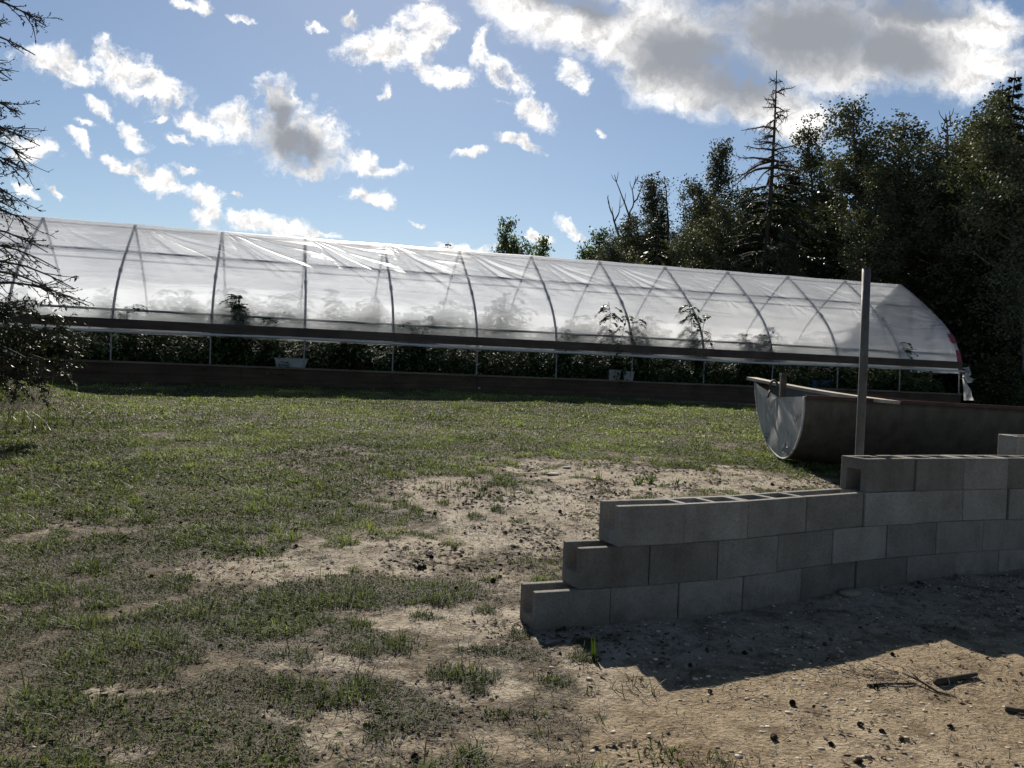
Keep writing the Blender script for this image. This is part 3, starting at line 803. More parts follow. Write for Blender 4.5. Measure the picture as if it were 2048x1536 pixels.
tall = [(258, 1, -2.15, 1.0, 'slender tomato plant pressed against the film at the far left bay'), (465, 2, -2.1, 1.1, 'bushy tomato plant rising past the wooden hip board at the left'),
        (548, 1, -2.1, 1.10, 'single leafy shoot reaching the low rail just right of the bushy tomato'), (825, 2, -2.1, .96, 'tomato plant leaning over the hip board near the middle'),
        (800, 1, -2.05, 1.02, 'low tomato top touching the film left of the mid plant'),
        (1128, 1, -2.15, 1.08, 'small leaf cluster on the low rail at mid length'), (1225, 4, -2.15, 1.12, 'tall open tomato plant spreading leaves across the film'),
        (1285, 1, -2.1, 1.02, 'low spread of leaves just above the hip board right of the tall open plant'), (1388, 4, -2.2, 1.12, 'narrow tall vine climbing up a hoop'),
        (1510, 2, -2.05, 1.03, 'dense dark plant against the film left of the pipe'), (1690, 3, -2.05, 1.4, 'low blurred plant just right of a hoop near the pipe'), (1800, 2, -1.9, .92, 'blurred plant near the right end of the greenhouse'),
        (700, 0, -2.15, 1.2, 'little shoot above the hip board between the third and fourth hoops')]
for (px, k, y, sc, lab) in tall:
    y = -2.04; put_plant(k, w2g_x(px, y), y, .95, sc * 1.2, lab)
for (px, k, sc, lab) in ((440, 2, 1.1, 'left shoulder of the bushy clump behind the film at the third hoop'), (495, 2, 1.05, 'right shoulder of the bushy clump behind the film at the third hoop'), (478, 2, 1.22, 'crest of the bushy clump behind the film at the third hoop'), (846, 2, 1.15, 'second stem of the leaning plant near the middle of the film'), (1495, 2, 1.2, 'left half of the dense plant left of the pipe'), (1534, 2, 1.25, 'right half of the dense plant left of the pipe'), (1262, 4, 1.1, 'thinner stem beside the tall open plant')):
    put_plant(k, w2g_x(px, -1.95), -1.95, .95, sc, lab)
x = XL + .4
while x < XR - .3:
    put_plant(random.choice((0, 1, 3, 3, 0)), x, random.uniform(-2.22, -2.0), .94, random.uniform(.72, .92), 'dark leafy plant filling the bed just behind the low timber wall', 'leafy plants filling the near bed')
    put_plant(random.choice((0, 1, 1)), x + .15, random.uniform(-1.85, -1.4), .94, random.uniform(.85, 1.1), 'dark plant in the second line of the near bed', 'plants of the second line in the near bed')
    x += random.uniform(.30, .40)
x = XL + .4
while x < XR - .4:
    if True:
        put_plant(random.choice((2, 2, 1)), x, random.uniform(1.3, 2.0), .94, random.uniform(1.2, 1.5) * (.8 + .5 * float(vnoise(x * .35, 8.1))), 'blurred tall plant in the far bed seen through the film', 'tall plants in the far bed')
    put_plant(random.choice((1, 2, 4, 2)), x + .2, random.uniform(-.5, .5), .5, random.uniform(1.25, 1.6) * (.82 + .4 * float(vnoise(x * .3, 2.7))), 'plant of the middle row under the ridge, blurred by the film', 'plants of the middle row under the ridge')
    x += random.uniform(.32, .42)
# things standing among the plants
def tub(name, px, y, z, sx, sy, sz, mat, label, taper=.86):
    m = MB(); t = .012
    def ring(f, z, sh=0): return [(sx / 2 * f * i - sh * i, sy / 2 * f * j - sh * j, z) for (i, j) in ((-1, -1), (1, -1), (1, 1), (-1, 1))]
    rings = [ring(taper, 0), ring(1, sz), ring(1.05, sz), ring(1.05, sz + .02), ring(1, sz + .02, t), ring(taper, t, t)]
    vs = [v for r_ in rings for v in r_]; fs = [(3, 2, 1, 0)]
    for i in range(5):
        for k in range(4): fs.append((i * 4 + k, i * 4 + (k + 1) % 4, i * 4 + 4 + (k + 1) % 4, i * 4 + 4 + k))
    fs.append((20, 21, 22, 23)); m.add(vs, fs)
    o = m.build(name, mat); o.location = g2w(w2g_x(px, y), y, z); o.rotation_euler = (0, 0, GA + random.uniform(-.05, .05)); bevel(o, .006); return tag(o, label, name.replace('_', ' '))
tub('planter_box', 583, -2.25, 1.04, .66, .2, .17, MAT['whiteplastic'], 'white planter box on the timber wall below the rolled film edge')
tub('bucket', 1228, -2.25, 1.03, .28, .26, .22, MAT['whiteplastic'], 'white bucket on the timber wall, left one of the pair by a post')
tub('bucket', 1256, -2.2, 1.03, .26, .24, .20, MAT['whiteplastic'], 'white bucket partly hidden by leaves, right one of the pair by a post')
tub('storage_tub', 1640, -2.0, .96, .55, .35, .25, MAT['blueplastic'], 'blue tub among the plants behind the metal tank')

# ------------------------------------------------------------------ metal half tank with plank
N_ = Vector(at(1608, 793, 9.2)); Fv = Vector(at(1510, 765, 10.8)); Bt = Vector(at(1562, 916, 10.0))
TC = (N_ + Fv) / 2; base = Vector((TC.x, TC.y, Bt.z))
tk = empty('feed_tank', base)
tag(tk, 'large rusty half round metal tank lying on the lawn behind the wall', 'tank')
A = (Fv - N_) / 2; B = Bt - TC
AXV = Vector((1, .015, -.012)); TL = 4.2
def sec(th, k=1.0):
    c, s = cos(th), sin(th); e_ = .9 if c > 0 else 1.16; f = lambda v: (1 if v >= 0 else -1) * abs(v) ** e_
    return TC + (A * f(c) + B * f(s)) * k
drop = lambda th, L: Vector((0, 0, -.062 * L * (1 + cos(th)) / 2))
nth = 29; ths = [pi * i / (nth - 1) for i in range(nth)]
m = MB(); vs = []; fs = []
nl = 30
for j in range(nl):
    for i in range(nth):
        wob = (.006 * sin(j * 1.3 + i * .9) + .014 * sin(j * .45 + i * .33 + 1)) * sin(ths[i]); p = sec(ths[i], 1 + wob) + AXV * (TL * j / (nl - 1)) + drop(ths[i], TL * j / (nl - 1)); vs.append(p)
for j in range(nl):
    for i in range(nth): vs.append(sec(ths[i], .984) + AXV * (TL * j / (nl - 1) * .994 + .012) + drop(ths[i], TL * j / (nl - 1)))
K = nl * nth
for j in range(nl - 1):
    for i in range(nth - 1):
        a, b, c, d = j * nth + i, j * nth + i + 1, (j + 1) * nth + i + 1, (j + 1) * nth + i
        fs.append((a, b, c, d)); fs.append((K + d, K + c, K + b, K + a))
for j in range(nl - 1):
    for i in (0, nth - 1):
        fs.append((j * nth + i, (j + 1) * nth + i, K + (j + 1) * nth + i, K + j * nth + i))
m.add(vs, fs); m.build('tank_shell', MAT['tank'], tk, True, off=base)
for e in (0, 1):
    m = MB(); vs = []; fs = []; off0 = AXV * (TL * e)
    rad = [0.0, .25, .5, .75, .93, 1.0]
    for q, k in enumerate(rad):
        for i in range(nth):
            bul = -AXV * .02 * (1 - k ** 2) * (1 if e == 0 else -1) + AXV * (.004 * sin(7 * k + i) + .035 * float(vnoise(k * 2.6 + 3, i * .21)) * (1 - k * k)) + AXV * (.03 if k > .99 and e == 0 else 0) * 0
            vs.append(TC + B * .12 * (1 - k) + (sec(ths[i]) - TC) * k + off0 + bul + (drop(ths[i], TL) * k if e else Vector()))
    for q in range(len(rad) - 1):
        for i in range(nth - 1): fs.append((q * nth + i, q * nth + i + 1, (q + 1) * nth + i + 1, (q + 1) * nth + i))
    m.add(vs, fs); m.build('end_plate', MAT['tank_end'], tk, True, off=base)
    m = MB(); m.tube([sec(th, 1.004) + off0 + (drop(th, TL) if e else Vector()) for th in ths], .012, 6); m.build('seam', MAT['tank_end'] if e == 0 else MAT['tank'], tk, True, off=base)
for s, nm in ((0, 'far'), (pi, 'near')):
    m = MB(); p0 = sec(s) + Vector((0, 0, .0)); m.beam(p0 + AXV * .02, p0 + AXV * (TL - .02) + drop(s, TL), .05, .035); m.build('rim', MAT['red'], tk, off=base)
# bracket and shackle on the end
bp = Vector(at(1566, 770, 10.05))
MB().box(bp + Vector((.0, 0, -.02)), (.07, .05, .26)).build('bracket', MAT['dark_iron'], tk, off=base); MB().box(bp + Vector((.015, 0, .128)), (.10, .09, .03)).build('bracket_plate', MAT['dark_iron'], tk, off=base)
cp = Vector(at(1551, 772, 9.98))
m = MB(); m.tube([cp + Vector((-.02 + .045 * cos(t), .0, .045 * sin(t) * 1.4)) for t in np.linspace(-.6, 3.8, 14)], .014, 8); m.build('shackle', MAT['dark_iron'], tk, True, off=base); m = MB(); m.tube([cp + Vector((-.06, 0, -.05)), cp + Vector((-.09, -.02, -.14))], .012, 6)
m.build('chain_end', MAT['dark_iron'], tk, True, off=base)
dp = Vector(at(1579, 886, 9.75))
m = MB()
for k in range(9):
    c = dp + Vector((random.uniform(-.07, .0), random.uniform(-.03, .05), random.uniform(-.12, .12))); d = Vector((random.gauss(0, .5), random.gauss(0, .5), random.gauss(0, 1))).normalized() * .06; e = d.orthogonal().normalized() * .03
    m.v += [tuple(c - d), tuple(c + e), tuple(c + d), tuple(c - e * .7 + Vector((-.02, 0, 0)))]; b_ = len(m.v) - 4; m.f += [(b_, b_ + 1, b_ + 2), (b_, b_ + 2, b_ + 3)] + ([(b_ - 2, b_, b_ - 1)] if k else [])
m.build('torn_metal', MAT['tank_end'], tk, off=base)
pa = Vector(at(1503, 757, 11.0)); pbv = Vector(at(1776, 803, 9.12))
d = (pbv - pa).normalized()
m = MB(); side = Vector((0, 0, 1)).cross(d).normalized()
ncol = 12; vs = []; fs = []
for i in range(ncol + 1):
    t = i / ncol; c = pa.lerp(pbv, t) + Vector((0, 0, -.02 * sin(pi * t)))
    jag = 0 
    for (a, b) in ((-.085, -.018), (.085, -.018), (.085, .018), (-.085, .018)):
        ex = d * ((.10 if a > 0 else -.02) + random.uniform(-.02, .02)) if i == ncol else Vector()
        vs.append(c + side * a + Vector((0, 0, b)) + ex)
for i in range(ncol):
    for k in range(4): fs.append((i * 4 + k, i * 4 + (k + 1) % 4, i * 4 + 4 + (k + 1) % 4, i * 4 + 4 + k))
fs += [(3, 2, 1, 0), tuple(ncol * 4 + k for k in range(4))]
m.add(vs, fs); o = m.build('wooden_plank', MAT['plank'], None, off=pa); o.location = pa
tag(o, 'weathered plank with a broken end lying across the metal tank', 'plank')

# ------------------------------------------------------------------ trees
def limb_path(p, d, L, n, g, bend=.12, grav=0.0):
    pts = [p.copy()]; d = d / np.linalg.norm(d)
    for i in range(n):
        d = d + g.normal(size=3) * bend; d[2] += grav; d /= np.linalg.norm(d); p = p + d * L / n; pts.append(p.copy())
    return pts
def make_aspen(name, h, cr, seed, nleaf=9000, bare=.28, mat='aspen', bark='bark_pale', lsize=.09, open_=.0, skew=0):
    g = np.random.default_rng(seed); m = MB(); cl = []
    tp = limb_path(np.zeros(3), np.array([g.normal() * .03, g.normal() * .03, 1.]), h * .97, 12, g, .035, .03)
    tr = [h * .0125 * (1 - .93 * i / 12) + .008 for i in range(13)]
    m.tube(tp, tr, 8)
    tpn = np.array(tp)
    nb = int(h * 7.5)
    for k in range(nb):
        t = bare + (1 - bare) * (k + g.random()) / nb
        z = t * 12; i = min(int(z), 11); p = tpn[i] * (1 - (z - i)) + tpn[i + 1] * (z - i)
        u = (t - bare) / (1 - bare)
        rad = cr * min(1, .5 + u * 1.5) * (1.03 - u) ** .62 * g.uniform(.35, 1.45)
        rad = max(rad, .16)
        a = g.random() * 6.28; elev = g.uniform(.2, 1.1) + .35 * u
        pts = limb_path(p, np.array([cos(a), sin(a), elev]), rad * 1.15, 5, g, .14, .02)
        m.tube(pts, list(np.linspace(tr[i] * .38 + .004, .004, 6)), 4, False)
        if g.random() < open_: continue
        pn = np.array(pts)
        for q in range(9 if u < .7 else (5 if u < .88 else 2)):
            s = g.uniform(.25, 1.0); j = min(int(s * 5), 4); c = pn[j] * (1 - (s * 5 - j)) + pn[j + 1] * (s * 5 - j)
            cl.append((c + g.normal(size=3) * .16, g.uniform(.07, .24)))
    for q in range(5):
        cl.append((tpn[-1] + g.normal(size=3) * np.array([.16, .16, .1]) - np.array([0, 0, g.uniform(-.1, 1.2)]), .10))
    cw = np.array([c[1] ** 1.3 * g.uniform(.3, 1.5) for c in cl]); cw /= cw.sum()
    pick = g.choice(len(cl), nleaf, p=cw)
    C = np.array([cl[i][0] for i in pick]) + g.normal(size=(nleaf, 3)) * np.array([cl[i][1] for i in pick])[:, None] * np.array([1, 1, .8])
    cltint = np.clip(g.normal(.42, .2, len(cl)), 0, 1)
    tn = np.clip(cltint[pick] + g.normal(0, .16, nleaf), 0, 1)
    L = g.uniform(.75, 1.3, nleaf) * lsize
    lm = leaf_mesh('crown', MAT[mat], C, L, L * .8, None, None, g, tn)
    r = empty(name); link(bpy.data.objects.new('crown', lm), r)
    m.build('trunk', MAT[bark], r, True)
    return r
def make_spruce(name, h, seed, dead_top=0.0, width=.2, dens=1.0, start=.06):
    g = np.random.default_rng(seed); m = MB(); C = []; D = []; L = []
    tp = [np.array([.012 * h * sin(3 * t), .008 * h * cos(4 * t), h * t]) for t in np.linspace(0, 1, 14)]
    m.tube(tp, [h * .0135 * (1 - t) + .018 for t in np.linspace(0, 1, 14)], 8)
    z = h * start
    while z < h * .985:
        u = z / h
        dead = u > 1 - dead_top
        nb = g.integers(4, 7) if not dead else g.integers(3, 6)
        for k in range(nb):
            a = g.random() * 6.28
            ln = h * width * (1 - u) ** .85 * g.uniform(.65, 1.15) + .12
            if dead: ln = h * width * (.07 + 1.15 * (1 - u)) * g.uniform(.35, 1.15)
            rise = .55 if u > .9 else (.1 if not dead else .15)
            p = np.array([np.interp(u, np.linspace(0, 1, 14), [q[0] for q in tp]), np.interp(u, np.linspace(0, 1, 14), [q[1] for q in tp]), z])
            pts = [p]; d = np.array([cos(a), sin(a), rise]); d /= np.linalg.norm(d)
            for i in range(6):
                d = d + np.array([0, 0, -.16 if i < 4 else .12]) * (1 if not dead else .7) + g.normal(size=3) * (.13 if dead else .05); d /= np.linalg.norm(d)
                pts.append(pts[-1] + d * ln / 6)
            m.tube(pts, list(np.linspace((.012 + .01 * ln) * (2.0 if dead else 1), .004 if not dead else .012, 7)), 4, False)
            pn = np.array(pts)
            if dead:
                for q in range(int(6 + ln * 9)):
                    s = g.uniform(.25, 1) * 6; j = min(int(s), 5); c = pn[j] * (1 - (s - j)) + pn[j + 1] * (s - j)
                    dd = np.array([g.normal() * .5, g.normal() * .5, -.8 if g.random() < .6 else .5]); e = c + dd * g.uniform(.08, .3)
                    m.tube([c, e], [.011, .006], 3, False)
                continue
            nn = int(ln * 95 * dens) + 10
            s = g.uniform(.08, 1, nn) * 6; j = np.minimum(s.astype(int), 5); fr = (s - j)[:, None]
            c = pn[j] * (1 - fr) + pn[j + 1] * fr
            br = unit(pn[j + 1] - pn[j]); side = np.stack([-br[:, 1], br[:, 0], br[:, 2] * 0], 1) * np.where(g.random(nn) < .5, -1, 1)[:, None]
            dd = unit(br * .6 + side * g.uniform(.2, 1, nn)[:, None] + np.array([0, 0, -1]) * g.uniform(.1, .9, nn)[:, None])
            ll = g.uniform(.12, .30, nn) * (1.15 - .4 * s / 6)
            C.append(c + dd * ll[:, None] * .45); D.append(dd); L.append(ll)
        z += h * .017 + .12 if not dead else h * g.uniform(.008, .026) + .08
    r = empty(name)
    if C:
        C = np.concatenate(C); D = np.concatenate(D); L = np.concatenate(L)
        lm = leaf_mesh('crown', MAT['needle'], C, L, .05 + L * .12, D, None, g); link(bpy.data.objects.new('crown', lm), r)
    m.build('trunk', MAT['bark'], r, True)
    return r
def make_snag(name, h, seed, forks=3):
    g = np.random.default_rng(seed); m = MB()
    def br(p, d, L, r, lev):
        pts = limb_path(p, d, L, 7, g, .09, .05); m.tube(pts, list(np.linspace(r, r * .3 + .004, 8)), 6, False)
        if lev > 0:
            for k in range(forks if lev > 1 else 4):
                i = g.integers(2, 7); dd = pts[i] - pts[i - 1]; dd = dd / np.linalg.norm(dd) + g.normal(size=3) * .3; dd[2] = abs(dd[2]) + .9
                br(pts[i], dd, L * g.uniform(.3, .55), r * .5, lev - 1)
    br(np.zeros(3), np.array([.02, 0, 1.]), h, h * .0055 + .012, 2)
    return m.build(name, MAT['deadwood'], None, True)

aspens = [make_aspen('aspen_tree', 11, 2.1, 101, 24000), make_aspen('aspen_tree', 11, 2.4, 102, 27000, .2), make_aspen('aspen_tree', 11, 2.0, 103, 17000, .28, open_=.2),
          make_aspen('aspen_tree', 11, 2.2, 104, 21000, .2, open_=.1), make_aspen('aspen_tree', 11, 2.8, 105, 30000, .1)]
birch = make_aspen('aspen_tree', 8, 2.8, 111, 8000, .15, 'aspen_l', 'bark_pale', .14, .15)
shrubp = [make_aspen('shrub', 3.2, 1.3, 121, 5200, .03, 'shrub', 'bark', .10), make_aspen('shrub', 2.6, 1.4, 122, 4200, .02, 'shrub', 'bark', .10)]
spr = [make_spruce('spruce_tree', 12, 131, 0, .19), make_spruce('spruce_tree', 12, 132, 0, .15)]
tused = set()
def plant_tree(proto, px, ytop, D, H0, label, group=None, wide=1.0, cat='tree'):
    t = at(px, ytop, D); gx, gy = t[0], t[1]; g0 = float(gz(gx, gy, False)); h = t[2] - g0
    o = proto if proto.name not in tused else copy_tree(proto); tused.add(proto.name)
    s = h / H0; o.location = (gx, gy, g0 - .05); o.scale = (s * wide, s * wide, s); o.rotation_euler = (0, 0, random.random() * 6.28)
    return tag(o, label, cat, group)
G1 = 'aspens along the front of the wood'
plant_tree(aspens[3], 1318, 352, 45, 11, 'narrow aspen just right of the bare forked dead tree', G1, 1.12)
plant_tree(aspens[3], 1405, 276, 41, 11, 'aspen with pointed top left of the dead topped spruce', G1, 0.98)
plant_tree(aspens[0], 1470, 410, 38, 11, 'shorter leafy aspen directly left of the dead spruce trunk', G1, 1.26)
plant_tree(aspens[4], 1570, 455, 33, 11, 'broad round topped aspen in front of the dead spruce', G1, 1.0)
plant_tree(aspens[1], 1668, 244, 38, 11, 'aspen right of the dead spruce with bright cloud behind its top', G1, .92)
plant_tree(aspens[2], 1735, 203, 34, 11, 'airy aspen whose crown lets bright sky through', G1, 1.20)
plant_tree(aspens[2], 1832, 190, 32, 11, 'tall airy aspen left of the thin dead spire', G1, 1.34)
plant_tree(aspens[3], 1762, 330, 31, 11, 'lower aspen between the two airy ones', G1, 1.12)
plant_tree(aspens[0], 1925, 265, 30, 11, 'dark aspen right of the thin dead spire', G1, 1.26)
plant_tree(aspens[4], 1985, 178, 29, 11, 'tall dense aspen left of the spruce at the right edge', G1, 1.20)
plant_tree(spr[0], 2034, 138, 28, 12, 'dark spruce with slender tip at the right edge of the photo', None, .8)
plant_tree(aspens[1], 2085, 200, 26, 11, 'dense aspen cut by the right edge of the photo', G1, 1.26)
plant_tree(aspens[4], 1265, 432, 46, 11, 'low rounded aspen below the bare forked snag', G1, 1.30)
plant_tree(aspens[0], 1225, 462, 48, 11, 'smallest leafy tree at the left tip of the wood', G1, 1.30)
plant_tree(birch, 1180, 462, 52, 8, 'pale thin leaved tree left of the wood above the greenhouse ridge', None, .85)
plant_tree(birch, 1028, 442, 56, 8, 'sparse tree peeking over the middle of the greenhouse, left of its pair', 'two sparse trees over the greenhouse', .7)
plant_tree(birch, 1078, 478, 55, 8, 'sparse tree peeking over the middle of the greenhouse, right of its pair', 'two sparse trees over the greenhouse', .8)
plant_tree(spr[1], 896, 482, 62, 12, 'tiny spruce tip showing over the greenhouse ridge', None, 1.0)
plant_tree(spr[1], 1592, 330, 37, 12, 'dark live spruce just behind the dead topped one', None, 1.0)
# dead topped spruce
ds_ = make_spruce('spruce_tree', 14, 141, .33, .36, .55)
plant_tree(ds_, 1550, 138, 34, 14, 'tall spruce with a bare dead top standing above the wood', None, 1.05)
def dead_tree(D, stems, lab):
    b0 = at(stems[0][0][0], stems[0][0][1], D); g0 = float(gz(b0[0], b0[1], False)); m = MB(); O = Vector((b0[0], b0[1], g0))
    for si, st in enumerate(stems):
        P = [Vector(at(px, py, D + dy)) for px, py, dy in st]; r0 = .085 if si == 0 else .05
        if si == 0: P.insert(0, O)
        Q = []
        for i in range(len(P) - 1):
            for t in (0, .33, .66): Q.append(P[i].lerp(P[i + 1], t) + Vector((random.gauss(0, .025), random.gauss(0, .025), 0)))
        Q.append(P[-1]); m.tube(Q, list(np.linspace(r0, .018, len(Q))), 6, False)
        for k in range(3 if si < 2 else 1):
            i = random.randrange(len(Q) // 2, len(Q) - 1); d = Vector((random.gauss(0, .5), random.gauss(0, .5), .8)); e = Q[i] + d * random.uniform(.2, .5); m.tube([Q[i], e, e + Vector((d.x * .1, 0, .2))], [.022, .016, .01], 4, False)
    o = m.build('dead_tree', MAT['deadwood'], None, True, off=O); o.location = O; tag(o, lab, 'dead tree')
dead_tree(46, [[(1262, 480, 0), (1258, 430, 0), (1243, 392, .2), (1229, 350, .4)], [(1258, 432, 0), (1268, 405, 0), (1264, 380, -.2), (1276, 353, -.3)], [(1268, 405, 0), (1281, 384, .3), (1284, 362, .4)]], 'bare forked dead tree at the left end of the wood')
dead_tree(48, [[(1238, 470, 0), (1228, 440, 0), (1219, 412, .2), (1216, 390, .3)], [(1228, 442, 0), (1238, 425, .3), (1240, 412, .3)]], 'thin leaning dead tree left of the forked one')
dead_tree(44, [[(1336, 450, 0), (1333, 400, 0), (1328, 352, 0)]], 'thin bare stem beside the narrow aspen')
sp_ = [(1896, 330, 0), (1894, 285, 0), (1892, 232, 0)]
dead_tree(33, [sp_] + [[(1894 - .04 * (300 - y), y, 0), (1894 + dx, y - 8 + 6 * (k % 2), .1)] for k, (y, dx) in enumerate(((300, -20), (292, 22), (280, -16), (272, 17), (262, -12), (254, 11), (246, -7), (242, 8)))], 'thin dead spire between the airy aspen and the dark aspen')
# filler of the wood
G2 = 'trees deep in the wood'
for k in range(42):
    px = (1270 + 26 * k) if k < 36 else 1205 + 32 * (k - 36) + random.uniform(-14, 14); D = random.uniform(33, 50) - 4 * (px > 1700)
    line = np.interp(px, [1200, 1330, 1420, 1560, 1700, 1850, 1990, 2200], [500, 425, 345, 345, 360, 345, 205, 165])
    plant_tree(random.choice([aspens[4], aspens[1], aspens[0], aspens[4], spr[0]]), px, line + random.uniform(0, 70), D, 11, 'dark tree standing deep inside the wood behind the front aspens', G2, random.uniform(1.05, 1.45))
G3 = 'undergrowth shrubs along the foot of the wood'
for k in range(34):
    px = 1280 + 27 * k + random.uniform(-10, 10); D = random.uniform(27.5, 36) + (6 if px < 1650 else 0)
    plant_tree(random.choice(shrubp), px, random.uniform(545, 640), D, 3, 'dark leafy shrub at the foot of the wood behind the greenhouse', G3, random.uniform(.9, 1.3), 'shrub')
for k in range(26):
    o = copy_tree(shrubp[k % 2]); q = g2w(XL + .5 + k * 1.12 + random.uniform(-.4, .4), 4.6 + random.uniform(-.4, .6)); s = random.uniform(.5, .62)
    o.location = (q.x, q.y, float(gz(q.x, q.y, False)) - .05); o.scale = (s * 1.25, s * 1.25, s); o.rotation_euler = (0, 0, random.random() * 6.28)
    tag(o, 'bush growing behind the greenhouse, blurred by both layers of film', 'shrub', 'bushes behind the greenhouse')
for (px, yt, D, lab) in ((2030, 715, 25.5, 'yellow green bush in the sun at the right edge beyond the greenhouse end'), (1965, 730, 26.5, 'low bush beside the right end of the greenhouse')):
    plant_tree(shrubp[1], px, yt, D, 2.6, lab, None, 1.4, 'shrub')

# ------------------------------------------------------------------ old spruce at the left edge: drooping, half bare
def left_spruce():
    g = np.random.default_rng(77); Y0 = 9.6; tx = -7.25
    g0 = float(gz(tx, Y0, False)); r = empty('spruce_tree', (tx, Y0, g0))
    tag(r, 'old spruce with bare drooping twigs reaching in from the left edge', 'tree')
    m = MB(); H = 7.6
    tp = [(tx + .05 * sin(t * 4), Y0, g0 - .05 + H * t) for t in np.linspace(0, 1, 12)]
    m.tube(tp, [.13 * (1 - t) + .015 for t in np.linspace(0, 1, 12)], 10)
    m.build('trunk', MAT['bark'], r, True, off=r.location)
    tw = MB(); C = []; D = []; L = []; bud = []
    def twig(p, d, ln, rad, lev, green):
        n = 5; pts = [p]; d = d / np.linalg.norm(d)
        for i in range(n):
            d = d + g.normal(size=3) * .10 + np.array([0, 0, -.05 if lev == 2 else .05]); d /= np.linalg.norm(d); pts.append(pts[-1] + d * ln / n)
        tw.tube(pts, list(np.linspace(rad, rad * .45, n + 1)), 4, False)
        if lev > 0:
            cnt = {2: 15, 1: 6}[lev] 
            for k in range(int(cnt * (.7 + ln * .25))):
                s = g.uniform(.2, 1) * n; i = min(int(s), n - 1); q = pts[i] + (pts[i + 1] - pts[i]) * (s - i)
                dr = (pts[i + 1] - pts[i]); dr = dr / np.linalg.norm(dr)
                sd2 = np.cross(dr, g.normal(size=3)); sd2 /= np.linalg.norm(sd2)
                dd = dr * .9 + sd2 * g.uniform(.3, .85) + np.array([0, 0, g.uniform(-.45, .25)])
                twig(q, dd, ln * g.uniform(.14, .30), rad * .5, lev - 1, green)
        else:
            for q in pts[2:]:
                if g.random() < .42: bud.append(q + g.normal(size=3) * .006)
        if green > 0 and lev <= 1:
            k = int(ln * 60 * green) + (1 if green > .2 else 0)
            s = g.uniform(.1, 1, k) * n; ii = np.minimum(s.astype(int), n - 1); pn = np.array(pts); c = pn[ii] + (pn[ii + 1] - pn[ii]) * (s - ii)[:, None]
            dd = unit(g.normal(size=(k, 3)) + (pn[ii + 1] - pn[ii]) * 6 + np.array([0, 0, -.5])); C.append(c + dd * .03); D.append(dd); L.append(g.uniform(.03, .075, k))
    ends = [(92, 52, .0, 60, .1), (24, 160, 0, 40, .0), (80, 292, 0, -30, .0), (58, 345, 0, 0, 0), (42, 425, 0, -40, 0), (96, 505, 0, 0, .05), (150, 578, 0, 0, .03), (178, 612, 0, 20, .06),
            (125, 650, 0, 0, .5), (150, 700, 0, -10, .8), (145, 742, 0, 0, 1.0), (90, 690, .5, 0, 1.0), (40, 760, .4, 0, 1.0), (100, 775, -.3, 0, .8), (40, 640, -.4, 0, .5), (60, 720, -.5, 0, 1.0), (10, 560, .3, 0, .2), (70, 110, -.3, 20, .1), (40, 230, .4, 0, .05), (64, 320, .5, 0, .05), (30, 395, -.5, 0, .1), (74, 455, .5, 0, .1), (120, 540, .4, 0, .1), (140, 600, -.4, 0, .2)]
    for (px, py, dy, up, green) in ends:
        e = at(px, py, Y0 + dy); z0 = e[2] + .28 + up * .002 - .2 * (py > 600); p0 = np.array([tx, Y0, min(z0, g0 + H * .97)])
        v = e - p0; L0 = np.linalg.norm(v)
        n = 9; pts = [p0 + v * t + np.array([0, 0, .06 * L0 * sin(pi * t) - .03 * L0 * sin(2 * pi * t)]) for t in np.linspace(0, 1, n)]
        tw.tube(pts, list(np.linspace(.030, .006, n)), 6, False)
        for k in range(15 if py < 630 else 26):
            s = g.uniform(.4 if py < 630 else .3, .94) * (n - 1); i = min(int(s), n - 2); q = pts[i] + (pts[i + 1] - pts[i]) * (s - i)
            dr = (pts[i + 1] - pts[i]); dr = dr / np.linalg.norm(dr); sd2 = np.cross(dr, g.normal(size=3)); sd2 /= np.linalg.norm(sd2)
            twig(q, dr + sd2 * g.uniform(.25, .75) + np.array([0, 0, -.22]), g.uniform(.18, .46), .0068, 1, max(green, .18) * (1.5 if py > 630 else 1))
    # the rest of the whorls, away from the frame
    for k in range(46):
        z = g0 + g.uniform(.5, H - .2); a = g.uniform(1.85, 4.4); ln = (1.9 * (1 - (z - g0) / H) + .5) * g.uniform(.7, 1.1)
        twig(np.array([tx, Y0, z]), np.array([cos(a), sin(a), .05]), ln, .02, 2, .35 if z < g0 + 2.5 else .05)
    tw.build('branches', MAT['bark'], r, False, off=r.location)
    C = np.concatenate(C); D = np.concatenate(D); L = np.concatenate(L)
    loc = np.array(r.location)
    link(bpy.data.objects.new('needles', leaf_mesh('needles', MAT['dark_needle'], C - loc, L, L * .32, D, None, g)), r)
    B = np.array(bud); link(bpy.data.objects.new('buds', leaf_mesh('buds', MAT['deadwood'], B - loc, .022, .018, None, None, g)), r)
left_spruce()

